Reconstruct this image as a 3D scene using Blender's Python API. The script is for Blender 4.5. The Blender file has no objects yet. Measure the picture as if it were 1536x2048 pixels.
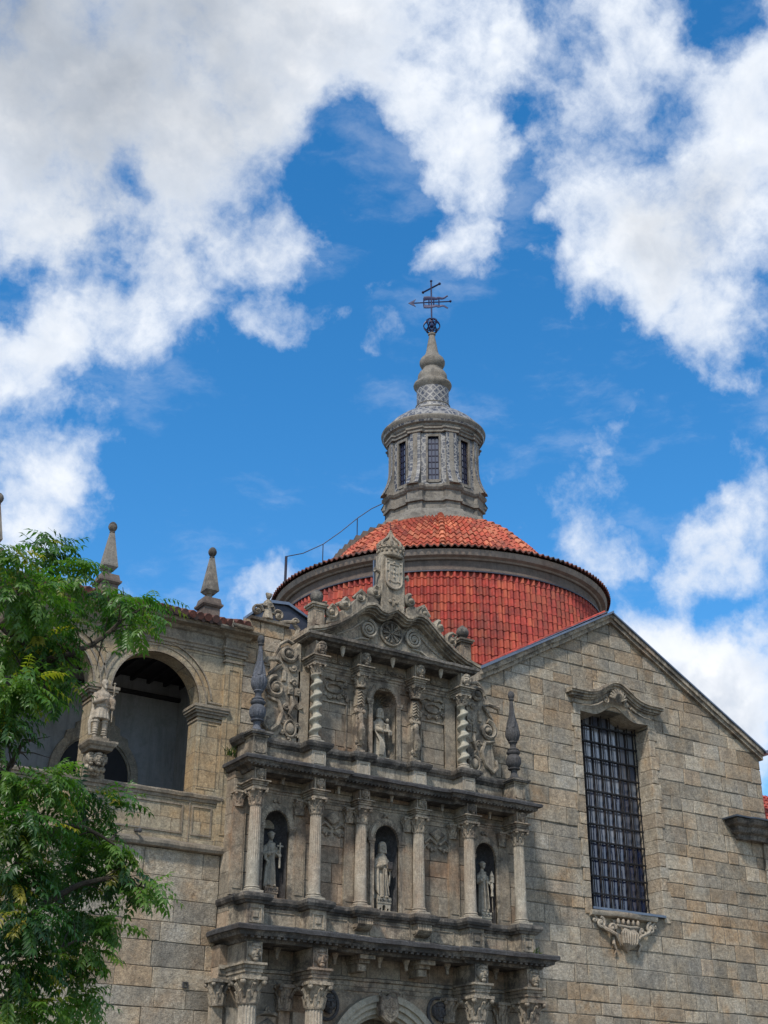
import bpy, math, random
from math import sin, cos, pi, radians as R_, sqrt, atan2, hypot
from mathutils import Vector, Matrix

sc = bpy.context.scene
rnd = random.Random(7)

# ------------------------------------------------------------------ camera
cam_d = bpy.data.cameras.new("camera")
cam = bpy.data.objects.new("camera", cam_d)
sc.collection.objects.link(cam)
sc.camera = cam
YAW, PITCH, ROLL, FPX = R_(32.28), R_(26.6), R_(0.304), 2651.6
fw = Vector((sin(YAW) * cos(PITCH), cos(YAW) * cos(PITCH), sin(PITCH)))
rt = Vector((cos(YAW), -sin(YAW), 0))
upv = rt.cross(fw)
r2 = rt * cos(ROLL) + upv * sin(ROLL)
u2 = upv * cos(ROLL) - rt * sin(ROLL)
cam.matrix_world = Matrix(((r2.x, u2.x, -fw.x, -22.45), (r2.y, u2.y, -fw.y, -36.0), (r2.z, u2.z, -fw.z, 1.6), (0, 0, 0, 1)))
cam_d.sensor_fit = 'VERTICAL'
cam_d.sensor_height = 36.0
cam_d.lens = 36.0 * FPX / 2048
cam_d.clip_start = 0.1
cam_d.clip_end = 3000

# ------------------------------------------------------------------ light
SUN_AZ, SUN_EL = R_(232), R_(52)          # compass-like: direction the light comes from, x=sin(az), y=cos(az)
sun_dir = Vector((sin(SUN_AZ) * cos(SUN_EL), cos(SUN_AZ) * cos(SUN_EL), sin(SUN_EL)))
sd = bpy.data.lights.new("sun", 'SUN')
sd.energy = 3.6
sd.angle = R_(5)
sd.color = (1.0, 0.95, 0.87)
so = bpy.data.objects.new("sun", sd)
sc.collection.objects.link(so)
so.rotation_euler = sun_dir.to_track_quat('Z', 'Y').to_euler()
so.location = (-30, -50, 60)

POS = [(0.166, 0.73, 0.663, 0.128, 1), (0.266, 0.656, 0.706, 0.128, 1), (0.272, 0.731, 0.626, 0.087, 1), (0.353, 0.704, 0.616, 0.041, 0.8), (0.21, 0.82, 0.533, 0.049, 0.9), (0.287, 0.771, 0.568, 0.064, 0.8), (0.37, 0.739, 0.563, 0.034, 0.8), (0.382, 0.586, 0.715, 0.087, 1), (0.433, 0.598, 0.675, 0.049, 0.9), (0.471, 0.636, 0.612, 0.036, 0.8), (0.397, 0.657, 0.641, 0.015, 0.3), (0.503, 0.525, 0.686, 0.075, 0.8), (0.539, 0.475, 0.696, 0.06, 0.7), (0.566, 0.556, 0.609, 0.075, 1), (0.6, 0.481, 0.64, 0.072, 1), (0.625, 0.548, 0.556, 0.041, 0.9), (0.651, 0.549, 0.523, 0.019, 0.6), (0.604, 0.668, 0.434, 0.041, 0.7), (0.629, 0.654, 0.419, 0.023, 0.5), (0.702, 0.642, 0.309, 0.064, 1), (0.241, 0.865, 0.439, 0.049, 0.6), (0.677, 0.624, 0.391, 0.041, 0.7), (0.415, 0.823, 0.389, 0.03, 0.8), (0.592, 0.637, 0.493, 0.023, 0.5), (0.446, 0.699, 0.559, 0.026, 0.5), (0.603, 0.608, 0.516, 0.023, 0.45), (0.229, 0.845, 0.484, 0.03, 0.4), (0.683, 0.583, 0.441, 0.03, 0.6), (0.424, 0.693, 0.583, 0.015, 0.4), (0.663, 0.655, 0.363, 0.034, 0.6), (0.327, 0.606, 0.725, 0.075, 1),
       (0.464, 0.593, 0.658, 0.038, 0.9), (0.443, 0.55, 0.708, 0.041, 0.9), (0.434, 0.62, 0.654, 0.026, 0.7), (0.492, 0.564, 0.663, 0.023, 0.7), (0.531, 0.568, 0.629, 0.03, 0.7), (0.583, 0.45, 0.676, 0.041, 0.8), (0.248, 0.851, 0.463, 0.041, 0.7), (0.243, 0.828, 0.506, 0.023, 0.6), (0.346, 0.65, 0.677, 0.023, 0.6), (0.39, 0.667, 0.635, 0.015, 0.55)]
NEG = [(0.369, 0.647, 0.667, 0.034, 1), (0.411, 0.659, 0.63, 0.034, 1), (0.37, 0.668, 0.645, 0.023, 0.7), (0.469, 0.556, 0.686, 0.021, .62), (0.469, 0.519, 0.715, 0.03, 0.62), (0.491, 0.581, 0.648, 0.022, .66), (0.237, 0.765, 0.598, 0.023, 0.9), (0.187, 0.807, 0.56, 0.026, 1), (0.348, 0.788, 0.507, 0.064, 1), (0.554, 0.44, 0.707, 0.026, 0.9), (0.242, 0.735, 0.634, 0.015, 0.6), (0.504, 0.665, 0.552, 0.057, 1), (0.439, 0.743, 0.505, 0.075, 1), (0.509, 0.645, 0.57, 0.041, 0.8), (0.504, 0.606, 0.615, 0.019, 0.7), (0.306, 0.739, 0.601, 0.015, 0.5), (0.641, 0.613, 0.463, 0.057, 0.7), (0.363, 0.811, 0.458, 0.068, 1), (0.43, 0.772, 0.468, 0.057, 1), (0.552, 0.643, 0.531, 0.045, 0.6), (0.692, 0.623, 0.366, 0.026, 0.8), (0.394, 0.701, 0.595, 0.023, 0.6), (0.275, 0.807, 0.523, 0.026, 0.6),
       (0.398, 0.638, 0.66, 0.023, 0.8), (0.502, 0.629, 0.593, 0.023, 0.7), (0.574, 0.61, 0.547, 0.034, 0.8), (0.656, 0.61, 0.445, 0.03, 0.7), (0.655, 0.649, 0.387, 0.023, 0.5), (0.476, 0.684, 0.553, 0.03, 0.8)]


class NT:
    """small node-tree helper"""
    def __init__(s, tree):
        s.t = tree
        s.n = tree.nodes
        s.l = tree.links
        s.n.clear()

    def put(s, node, k, v):
        if v is None:
            return
        if isinstance(v, bpy.types.NodeSocket):
            s.l.new(v, node.inputs[k])
        else:
            node.inputs[k].default_value = v

    def new(s, typ, ins=None, **kw):
        n = s.n.new(typ)
        for k, v in kw.items():
            setattr(n, k, v)
        for k, v in (ins or {}).items():
            s.put(n, k, v)
        return n

    def math(s, op, a, b=None, c=None, clamp=False):
        n = s.new('ShaderNodeMath', {0: a, 1: b, 2: c}, operation=op, use_clamp=clamp)
        return n.outputs[0]

    def vmath(s, op, a, b=None, scale=None):
        n = s.new('ShaderNodeVectorMath', {0: a, 1: b}, operation=op)
        if scale is not None:
            s.put(n, 'Scale', scale)
        return n.outputs['Value'] if op in ('LENGTH', 'DISTANCE', 'DOT_PRODUCT') else n.outputs[0]

    def noise(s, vec, scale, detail=4, rough=0.55, dist=0.0, col=False):
        n = s.new('ShaderNodeTexNoise', {'Vector': vec, 'Scale': scale, 'Detail': detail, 'Roughness': rough, 'Distortion': dist})
        return n.outputs['Color' if col else 'Fac']

    def rng(s, v, a, b, c=0.0, d=1.0, smooth=False):
        n = s.new('ShaderNodeMapRange', {'Value': v, 'From Min': a, 'From Max': b, 'To Min': c, 'To Max': d}, interpolation_type='SMOOTHSTEP' if smooth else 'LINEAR')
        return n.outputs[0]

    def mix(s, f, a, b, mode='MIX'):
        n = s.new('ShaderNodeMix', data_type='RGBA', blend_type=mode)
        for i, v in ((0, f), (6, a), (7, b)):
            if isinstance(v, tuple) and len(v) == 3:
                v = (*v, 1)
            s.put(n, i, v)
        return n.outputs[2]

    def ramp(s, f, stops):
        n = s.new('ShaderNodeValToRGB', {0: f})
        e = n.color_ramp.elements
        while len(e) < len(stops):
            e.new(0.5)
        for i, (p, c) in enumerate(stops):
            e[i].position = p
            e[i].color = (*c, 1)
        return n.outputs[0]


def make_world():
    w = bpy.data.worlds.new("World")
    sc.world = w
    w.use_nodes = True
    N = NT(w.node_tree)
    sky = N.new('ShaderNodeTexSky', sky_type='NISHITA', sun_disc=False)
    sky.sun_elevation = SUN_EL
    sky.sun_rotation = SUN_AZ
    sky.air_density = 1.0
    sky.dust_density = 0.35
    sky.ozone_density = 2.5
    hs = N.new('ShaderNodeHueSaturation', {'Hue': 0.497, 'Saturation': SKY_SAT, 'Value': SKY_VAL, 'Color': sky.outputs[0]})
    d = N.new('ShaderNodeTexCoord').outputs['Generated']
    warp = N.noise(d, 9.0, 6, 0.6, 0, True)
    warp = N.vmath('SUBTRACT', warp, (0.5, 0.5, 0.5))
    warp2 = N.vmath('SUBTRACT', N.noise(d, 30.0, 6, 0.6, 0, True), (0.5, 0.5, 0.5))
    dw = N.vmath('ADD', N.vmath('ADD', d, N.vmath('SCALE', warp, None, 0.085)), N.vmath('SCALE', warp2, None, 0.035))
    cov = None
    for (x, y, z, r, wt) in POS:
        q = N.vmath('DISTANCE', dw, (x, y, z))
        v = N.rng(q, r * 1.6, r * 0.25, 0, wt, True)
        cov = v if cov is None else N.math('MAXIMUM', cov, v)
    # elsewhere in the sky: loose broken cloud
    far = N.vmath('DISTANCE', d, (0.42, 0.67, 0.6))
    other = N.math('MULTIPLY', N.rng(far, 0.42, 0.6, 0, 1, True), N.rng(N.noise(d, 2.2, 3), 0.42, 0.62, 0, 0.85, True))
    cov = N.math('MAXIMUM', cov, other)
    neg = None
    for (x, y, z, r, wt) in NEG:
        q = N.vmath('DISTANCE', dw, (x, y, z))
        v = N.rng(q, r * 1.7, r * 0.2, 0, wt, True)
        neg = v if neg is None else N.math('MAXIMUM', neg, v)
    cov = N.math('SUBTRACT', cov, N.math('MULTIPLY', neg, 0.75))
    dq = N.vmath('ADD', d, N.vmath('SCALE', warp, None, 0.03))
    dl = N.vmath('ADD', dq, (-0.010, -0.006, 0.016))
    f0 = N.noise(d, 5.5, 3, 0.5)
    f1 = N.noise(dq, 14.0, 14, 0.62)
    f1b = N.noise(dl, 14.0, 5, 0.55)
    f1c = N.noise(dq, 14.0, 5, 0.55)
    f2 = N.noise(dq, 55.0, 8, 0.65)
    det = N.math('ADD', N.math('MULTIPLY', N.math('SUBTRACT', f1, 0.5), 2.6), N.math('MULTIPLY', N.math('SUBTRACT', f2, 0.5), 0.5))
    det = N.math('ADD', det, N.math('MULTIPLY', N.math('SUBTRACT', f0, 0.5), 0.9))
    dens = N.math('ADD', cov, det)
    alpha = N.rng(dens, 0.0, 1.06, 0, 1, True)
    alpha = N.math('POWER', alpha, 0.85)
    streak = N.noise(N.vmath('MULTIPLY', dq, (1.0, 1.0, 2.6)), 9.0, 10, 0.62)
    wisp = N.math('MULTIPLY', N.rng(streak, 0.49, 0.76, 0, 1, True), 0.26)
    alpha = N.math('MAXIMUM', alpha, wisp)
    # cloud colour: sunlit sides bright, thick bellies grey
    lump = N.noise(dq, 8.0, 7, 0.55)
    lit = N.rng(N.math('SUBTRACT', f1c, f1b), -0.10, 0.10, 0, 1)
    thick = N.rng(dens, 0.55, 1.7, 0, 1, True)
    body = N.mix(lit, (0.52, 0.58, 0.68), (1.02, 1.03, 1.05))
    ccol = N.mix(N.rng(thick, 0, 1, 0.0, 0.75), (0.80, 0.86, 0.95), body)
    gl = N.vmath('DISTANCE', dw, (0.175, 0.66, 0.73))
    deck = N.rng(gl, 0.27, 0.03, 0, 0.85, True)
    deck = N.math('MULTIPLY', deck, N.rng(lump, 0.3, 0.65, 1.0, 0.5))
    g2 = N.vmath('DISTANCE', dw, (0.578, 0.528, 0.615))
    deck2 = N.math('MULTIPLY', N.rng(g2, 0.07, 0.01, 0, 0.55, True), N.rng(lump, 0.6, 0.35, 0.3, 1.0))
    g3 = N.vmath('DISTANCE', dw, (0.27, 0.61, 0.745))
    deck3 = N.math('MULTIPLY', N.rng(g3, 0.10, 0.01, 0, 0.5, True), N.rng(lump, 0.6, 0.35, 0.3, 1.0))
    deck = N.math('MAXIMUM', N.math('MAXIMUM', deck, deck2), deck3)
    ccol = N.mix(deck, ccol, (0.27, 0.31, 0.37))
    b1 = N.new('ShaderNodeBackground', {'Color': hs.outputs[0], 'Strength': 0.1})
    b2 = N.new('ShaderNodeBackground', {'Color': ccol, 'Strength': CLOUD_STR})
    mx = N.new('ShaderNodeMixShader', {0: alpha, 1: b1.outputs[0], 2: b2.outputs[0]})
    out = N.new('ShaderNodeOutputWorld')
    N.l.new(mx.outputs[0], out.inputs[0])


SKY_SAT, SKY_VAL, CLOUD_STR = 1.36, 1.98, 1.03
make_world()
sc.view_settings.view_transform = 'Standard'
sc.view_settings.look = 'None'
sc.view_settings.gamma = 1
sc.view_settings.exposure = 0.05
sc.render.engine = 'CYCLES'
sc.cycles.max_bounces = 6
sc.cycles.diffuse_bounces = 3

# ------------------------------------------------------------------ materials
def principled(name):
    m = bpy.data.materials.new(name)
    m.use_nodes = True
    N = NT(m.node_tree)
    bs = N.new('ShaderNodeBsdfPrincipled')
    out = N.new('ShaderNodeOutputMaterial')
    N.l.new(bs.outputs[0], out.inputs[0])
    return m, N, bs


def stone(name, a, b, c, dark=0.5, blocks=False, brick=None, speck=0.55, bump=0.6, ledge=0.6, streak=0.5, grain=16.0, rough=0.9, thr=0.48):
    """weathered granite. a=grey, b=tan, c=ochre"""
    m, N, bs = principled(name)
    geo = N.new('ShaderNodeNewGeometry')
    pos = geo.outputs['Position']
    n1 = N.noise(pos, 0.55, 5, 0.6, 0.4)
    n2 = N.noise(pos, 3.1, 7, 0.65)
    n3 = N.noise(pos, grain, 3, 0.75)
    n4 = N.noise(pos, grain * 2.6, 2, 0.7)
    base = N.ramp(n1, [(0.34, a), (0.5, b), (0.66, c)])
    base = N.mix(N.rng(n2, 0.35, 0.7, 0, 0.65), base, N.mix(0.5, a, b))
    hgt = None
    if blocks:
        at = N.new('ShaderNodeAttribute', attribute_name='blk')
        sp = N.new('ShaderNodeSeparateColor', {0: at.outputs['Color']})
        base = N.mix(N.math('MULTIPLY', sp.outputs[1], 0.55), base, c)
        base = N.mix(N.math('MULTIPLY', sp.outputs[2], 0.5), base, a)
        k = N.rng(sp.outputs[0], 0, 1, 0.7, 1.3)
        base = N.mix(1.0, base, N.new('ShaderNodeCombineColor', {0: k, 1: k, 2: k}).outputs[0], 'MULTIPLY')
    if brick:
        bw, bh, mort = brick
        sx = N.new('ShaderNodeSeparateXYZ', {0: pos})
        jit = N.vmath('SCALE', N.vmath('SUBTRACT', N.noise(pos, 2.5, 4, 0.6, 0, True), (0.5, 0.5, 0.5)), None, 0.07)
        vx = N.new('ShaderNodeCombineXYZ', {0: N.math('ADD', sx.outputs[0], N.math('MULTIPLY', sx.outputs[1], 0.8)), 1: sx.outputs[2], 2: 0.0}).outputs[0]
        vx = N.vmath('ADD', vx, jit)
        br = N.new('ShaderNodeTexBrick', {'Vector': vx, 'Color1': (0.0, 0.0, 0.0, 1), 'Color2': (1, 1, 1, 1), 'Mortar': (0.5, 0.5, 0.5, 1), 'Scale': 1.0,
                                          'Mortar Size': mort, 'Mortar Smooth': 0.2, 'Bias': 0.0, 'Brick Width': bw, 'Row Height': bh}, offset=0.43, squash=1.3, squash_frequency=3)
        bc = N.new('ShaderNodeSeparateColor', {0: br.outputs['Color']}).outputs[0]
        base = N.mix(N.rng(bc, 0.6, 1, 0, 0.55), base, c)
        base = N.mix(N.rng(bc, 0.4, 0.0, 0, 0.5), base, a)
        base = N.mix(N.math('MULTIPLY', br.outputs['Fac'], 0.55), base, (0.07, 0.06, 0.05))
        hgt = N.math('MULTIPLY', br.outputs['Fac'], -1.2)
    # crystals of the granite
    s1 = N.rng(n3, 0.3, 0.7, 1 - speck, 1 + speck)
    s2 = N.rng(n4, 0.3, 0.7, 1 - speck * 0.8, 1 + speck * 0.8)
    k = N.math('MULTIPLY', s1, s2)
    base = N.mix(1.0, base, N.new('ShaderNodeCombineColor', {0: k, 1: k, 2: k}).outputs[0], 'MULTIPLY')
    n5 = N.noise(pos, 6.5, 5, 0.7)
    km = N.rng(n5, 0.3, 0.7, 1 - speck * 0.75, 1 + speck * 0.75)
    base = N.mix(1.0, base, N.new('ShaderNodeCombineColor', {0: km, 1: km, 2: N.math('MULTIPLY', km, 0.98)}).outputs[0], 'MULTIPLY')
    pit = N.rng(N.noise(pos, 9.0, 4, 0.8), 0.34, 0.42, 0.75, 0.0, True)
    # black lichen and soot: patches, rain streaks, ledges
    st = N.vmath('MULTIPLY', pos, (2.2, 2.2, 0.28))
    ns = N.noise(st, 1.6, 6, 0.68)
    streaks = N.rng(ns, 0.47, 0.62, 0, streak, True)
    fine = N.noise(N.vmath('MULTIPLY', pos, (9.0, 9.0, 1.1)), 1.0, 4, 0.7)
    streaks = N.math('MULTIPLY', streaks, N.rng(fine, 0.35, 0.62, 0.25, 1.0))
    patch = N.rng(N.noise(pos, 1.5, 9, 0.74), thr, thr + 0.15, 0, dark, True)
    nz = N.new('ShaderNodeSeparateXYZ', {0: geo.outputs['Normal']}).outputs[2]
    upw = N.math('MULTIPLY', N.rng(nz, 0.25, 0.8, 0, 1), N.rng(n2, 0.3, 0.55, 0.3, 1))
    dk = N.math('MAXIMUM', N.math('MAXIMUM', N.math('MAXIMUM', streaks, N.math('MULTIPLY', pit, dark)), patch), N.math('MULTIPLY', upw, ledge))
    dk = N.math('MULTIPLY', dk, N.rng(n3, 0.25, 0.6, 0.65, 1.0))
    base = N.mix(dk, base, (0.028, 0.027, 0.027))
    N.put(bs, 'Base Color', base)
    N.put(bs, 'Roughness', rough)
    N.put(bs, 'Specular IOR Level', 0.25)
    h = N.math('ADD', N.math('MULTIPLY', n2, 1.1), N.math('ADD', N.math('MULTIPLY', n3, 0.55), N.math('MULTIPLY', n4, 0.3)))
    if hgt is not None:
        h = N.math('ADD', h, hgt)
    bp = N.new('ShaderNodeBump', {'Strength': bump, 'Distance': 0.045, 'Height': h})
    N.l.new(bp.outputs[0], bs.inputs['Normal'])
    return m


def plain(name, col, rough=0.7, metal=0.0, var=0.25, scale=4.0, bump=0.0, attr=None, spec=0.4, soot=0.0):
    m, N, bs = principled(name)
    pos = N.new('ShaderNodeNewGeometry').outputs['Position']
    n = N.noise(pos, scale, 6, 0.6)
    k = N.rng(n, 0.3, 0.7, 1 - var, 1 + var)
    base = N.mix(1.0, col, N.new('ShaderNodeCombineColor', {0: k, 1: k, 2: k}).outputs[0], 'MULTIPLY')
    if attr:
        at = N.new('ShaderNodeAttribute', attribute_name='blk')
        sp = N.new('ShaderNodeSeparateColor', {0: at.outputs['Color']})
        base = N.mix(sp.outputs[1], base, attr)
        k2 = N.rng(sp.outputs[0], 0, 1, 0.7, 1.3)
        base = N.mix(1.0, base, N.new('ShaderNodeCombineColor', {0: k2, 1: k2, 2: k2}).outputs[0], 'MULTIPLY')
    if soot:
        so_ = N.noise(N.vmath('MULTIPLY', pos, (1.0, 1.0, 0.5)), 1.1, 8, 0.72)
        base = N.mix(N.rng(so_, 0.47, 0.66, 0, soot, True), base, (0.05, 0.03, 0.025))
        li = N.noise(pos, 3.3, 6, 0.7)
        base = N.mix(N.rng(li, 0.60, 0.70, 0, soot * 0.6, True), base, (0.30, 0.22, 0.15))
    N.put(bs, 'Base Color', base)
    N.put(bs, 'Roughness', rough)
    N.put(bs, 'Metallic', metal)
    N.put(bs, 'Specular IOR Level', spec)
    if bump:
        bp = N.new('ShaderNodeBump', {'Strength': bump, 'Distance': 0.03, 'Height': n})
        N.l.new(bp.outputs[0], bs.inputs['Normal'])
    return m


GREY, TAN, OCH = (0.30, 0.272, 0.23), (0.34, 0.28, 0.205), (0.33, 0.215, 0.12)
M = {}
M['wall'] = stone('granite_ashlar', GREY, TAN, OCH, dark=0.38, blocks=True, speck=0.36, ledge=0.3, streak=0.4, bump=0.9, grain=12)
M['mortar'] = stone('mortar', (0.25, 0.225, 0.18), (0.13, 0.115, 0.09), (0.16, 0.13, 0.095), speck=0.4, dark=0.6)
M['portal'] = stone('portal_ashlar', (0.28, 0.245, 0.195), (0.30, 0.24, 0.175), (0.29, 0.18, 0.11), dark=0.5, thr=0.46, blocks=True, speck=0.3, streak=0.4, bump=0.4)
M['carved'] = stone('carved_granite', (0.31, 0.272, 0.218), (0.33, 0.27, 0.20), (0.29, 0.20, 0.14), dark=0.8, thr=0.455, speck=0.34, streak=0.8, bump=0.45, ledge=0.75)
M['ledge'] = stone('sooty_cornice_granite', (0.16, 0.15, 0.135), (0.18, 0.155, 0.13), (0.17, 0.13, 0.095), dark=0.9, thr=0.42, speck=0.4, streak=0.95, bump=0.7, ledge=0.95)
M['shaft'] = stone('column_granite', (0.36, 0.325, 0.265), (0.38, 0.32, 0.25), (0.34, 0.255, 0.185), dark=0.3, speck=0.25, streak=0.4, bump=0.35, ledge=0.6)
M['statue'] = stone('statue_limestone', (0.36, 0.33, 0.27), (0.38, 0.33, 0.26), (0.33, 0.26, 0.19), dark=0.5, speck=0.25, streak=0.5, bump=0.4, ledge=0.6)
M['cream'] = stone('cream_limestone', (0.37, 0.345, 0.28), (0.39, 0.35, 0.275), (0.34, 0.28, 0.21), dark=0.35, speck=0.2, streak=0.2, bump=0.3, ledge=0.4)
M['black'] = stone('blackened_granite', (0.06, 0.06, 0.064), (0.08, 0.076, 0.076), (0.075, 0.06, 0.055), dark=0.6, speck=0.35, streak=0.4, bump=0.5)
M['urn_blue'] = stone('bluish_weathered_granite', (0.10, 0.108, 0.13), (0.115, 0.12, 0.14), (0.09, 0.095, 0.11), dark=0.5, speck=0.35, streak=0.35, bump=0.5)
M['gallery'] = stone('gallery_granite', (0.31, 0.275, 0.21), (0.35, 0.27, 0.17), (0.37, 0.245, 0.13), dark=0.3, brick=(0.95, 0.52, 0.012), speck=0.3, streak=0.4, bump=0.5)
M['gallery_trim'] = stone('gallery_trim_granite', (0.23, 0.205, 0.17), (0.26, 0.21, 0.155), (0.27, 0.19, 0.115), dark=0.45, speck=0.3, streak=0.45, bump=0.45, ledge=0.5)
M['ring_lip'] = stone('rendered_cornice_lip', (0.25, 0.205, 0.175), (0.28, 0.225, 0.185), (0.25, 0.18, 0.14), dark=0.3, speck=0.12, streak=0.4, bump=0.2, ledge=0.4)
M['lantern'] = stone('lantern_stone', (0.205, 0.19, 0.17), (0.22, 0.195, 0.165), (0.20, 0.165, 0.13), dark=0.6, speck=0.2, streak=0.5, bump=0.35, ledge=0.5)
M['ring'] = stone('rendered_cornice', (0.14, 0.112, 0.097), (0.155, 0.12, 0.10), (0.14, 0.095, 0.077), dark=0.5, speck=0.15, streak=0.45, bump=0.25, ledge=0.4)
M['tile'] = plain('terracotta_tile', (0.30, 0.036, 0.024), 0.72, var=0.35, scale=5, bump=0.3, attr=(0.40, 0.085, 0.04), soot=0.5)
M['tile_up'] = plain('orange_terracotta_tile', (0.33, 0.055, 0.028), 0.72, var=0.35, scale=5, bump=0.3, attr=(0.46, 0.15, 0.075), soot=0.5)
M['tile_old'] = plain('old_roof_tile', (0.17, 0.06, 0.04), 0.85, var=0.6, scale=5, bump=0.5, attr=(0.06, 0.05, 0.045))
M['iron'] = plain('painted_iron', (0.012, 0.012, 0.03), 0.5, 0.3, var=0.3)
M['vane'] = plain('dark_blue_iron', (0.012, 0.014, 0.06), 0.45, 0.2, var=0.2)
M['grille'] = plain('black_iron', (0.012, 0.011, 0.012), 0.6, 0.2, var=0.3)
M['lead'] = plain('grey_zinc', (0.16, 0.19, 0.24), 0.45, 0.6, var=0.25, scale=2)
M['zinc_dark'] = plain('dark_zinc', (0.05, 0.055, 0.075), 0.5, 0.3, var=0.25, scale=2)
M['plaster'] = stone('stained_plaster', (0.26, 0.26, 0.265), (0.23, 0.225, 0.22), (0.2, 0.19, 0.175), dark=0.25, speck=0.06, streak=0.35, bump=0.15)
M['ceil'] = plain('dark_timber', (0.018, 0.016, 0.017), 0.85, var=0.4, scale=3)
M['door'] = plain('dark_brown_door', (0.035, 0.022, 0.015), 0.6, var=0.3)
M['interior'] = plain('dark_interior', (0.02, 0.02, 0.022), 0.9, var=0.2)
M['frame'] = plain('dark_window_frame', (0.022, 0.018, 0.018), 0.7, var=0.3)
M['bark'] = plain('tree_bark', (0.045, 0.035, 0.025), 0.9, var=0.5, scale=14, bump=0.8)
M['paving'] = stone('plaza_paving', (0.24, 0.235, 0.225), (0.22, 0.21, 0.19), (0.2, 0.185, 0.16), brick=(0.9, 0.6, 0.01), speck=0.3, ledge=0.0, dark=0.2, streak=0)


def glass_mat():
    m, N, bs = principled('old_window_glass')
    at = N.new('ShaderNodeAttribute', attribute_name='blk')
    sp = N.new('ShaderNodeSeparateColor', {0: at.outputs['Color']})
    base = N.mix(sp.outputs[1], (0.016, 0.024, 0.06), (0.27, 0.28, 0.30))  # dark blue to grey: reflected tones put into the base colour
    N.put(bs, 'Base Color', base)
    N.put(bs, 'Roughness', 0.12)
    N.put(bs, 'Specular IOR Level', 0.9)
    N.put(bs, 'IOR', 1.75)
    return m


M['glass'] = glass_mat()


def azulejo(name, scale, mode):
    """blue-grey patterned glazed tiles of the lantern"""
    m, N, bs = principled(name)
    uv = N.new('ShaderNodeAttribute', attribute_name='blk').outputs['Vector']   # r,g = surface coordinates in metres / 20
    v = N.vmath('SCALE', uv, None, 20.0 * scale)
    if mode == 'diamond':
        s = N.new('ShaderNodeSeparateXYZ', {0: v})
        a = N.math('ADD', s.outputs[0], s.outputs[1])
        b = N.math('SUBTRACT', s.outputs[0], s.outputs[1])
        fa = N.math('ABSOLUTE', N.math('SUBTRACT', N.math('FRACT', a), 0.5))
        fb = N.math('ABSOLUTE', N.math('SUBTRACT', N.math('FRACT', b), 0.5))
        line = N.rng(N.math('MINIMUM', fa, fb), 0.07, 0.15, 1, 0)
        dot = N.rng(N.math('MAXIMUM', fa, fb), 0.28, 0.36, 0.0, 0.8)
        f = N.math('MAXIMUM', line, N.math('MULTIPLY', N.math('SUBTRACT', 1.0, dot), 0.0))
        f = N.math('MAXIMUM', f, N.rng(N.noise(v, 3.2, 2), 0.5, 0.62, 0, 0.75))
    else:
        vo = N.new('ShaderNodeTexVoronoi', {'Vector': v, 'Scale': 1.0, 'Randomness': 0.75}, feature='DISTANCE_TO_EDGE')
        f = N.rng(vo.outputs['Distance'], 0.04, 0.13, 1, 0)
        f = N.math('MAXIMUM', f, N.rng(N.noise(v, 2.3, 3, 0.6, 1.2), 0.53, 0.62, 0, 0.8))
    base = N.mix(f, (0.03, 0.035, 0.055), (0.27, 0.255, 0.23))
    pos = N.new('ShaderNodeNewGeometry').outputs['Position']
    dirt = N.rng(N.noise(pos, 2.0, 6, 0.7), 0.45, 0.75, 0, 0.6)
    base = N.mix(dirt, base, (0.13, 0.12, 0.11))
    N.put(bs, 'Base Color', base)
    N.put(bs, 'Roughness', 0.45)
    return m


M['azul'] = azulejo('azulejo_scrolls', 4.5, 'v')
M['azul_d'] = azulejo('azulejo_diamonds', 2.6, 'diamond')
M['azul_dome'] = azulejo('azulejo_dome', 3.0, 'v')


def leaf_mat():
    m, N, bs = principled('leaf')
    at = N.new('ShaderNodeAttribute', attribute_name='blk')
    sp = N.new('ShaderNodeSeparateColor', {0: at.outputs['Color']})
    g = N.ramp(sp.outputs[0], [(0.0, (0.013, 0.042, 0.012)), (0.35, (0.028, 0.08, 0.014)), (0.65, (0.052, 0.13, 0.02)), (1.0, (0.10, 0.18, 0.028))])
    g = N.mix(sp.outputs[1], g, (0.38, 0.30, 0.03))
    N.put(bs, 'Base Color', g)
    N.put(bs, 'Roughness', 0.42)
    N.put(bs, 'Specular IOR Level', 0.5)
    tr = N.new('ShaderNodeBsdfTranslucent', {'Color': N.mix(1.0, g, (1.5, 2.0, 0.6, 1), 'MULTIPLY')})
    mx = N.new('ShaderNodeMixShader', {0: 0.4, 1: bs.outputs[0], 2: tr.outputs[0]})
    out = [n for n in N.n if n.type == 'OUTPUT_MATERIAL'][0]
    N.l.new(mx.outputs[0], out.inputs[0])
    return m


M['leaf'] = leaf_mat()

# ------------------------------------------------------------------ mesh helpers
OFF = {}


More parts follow.
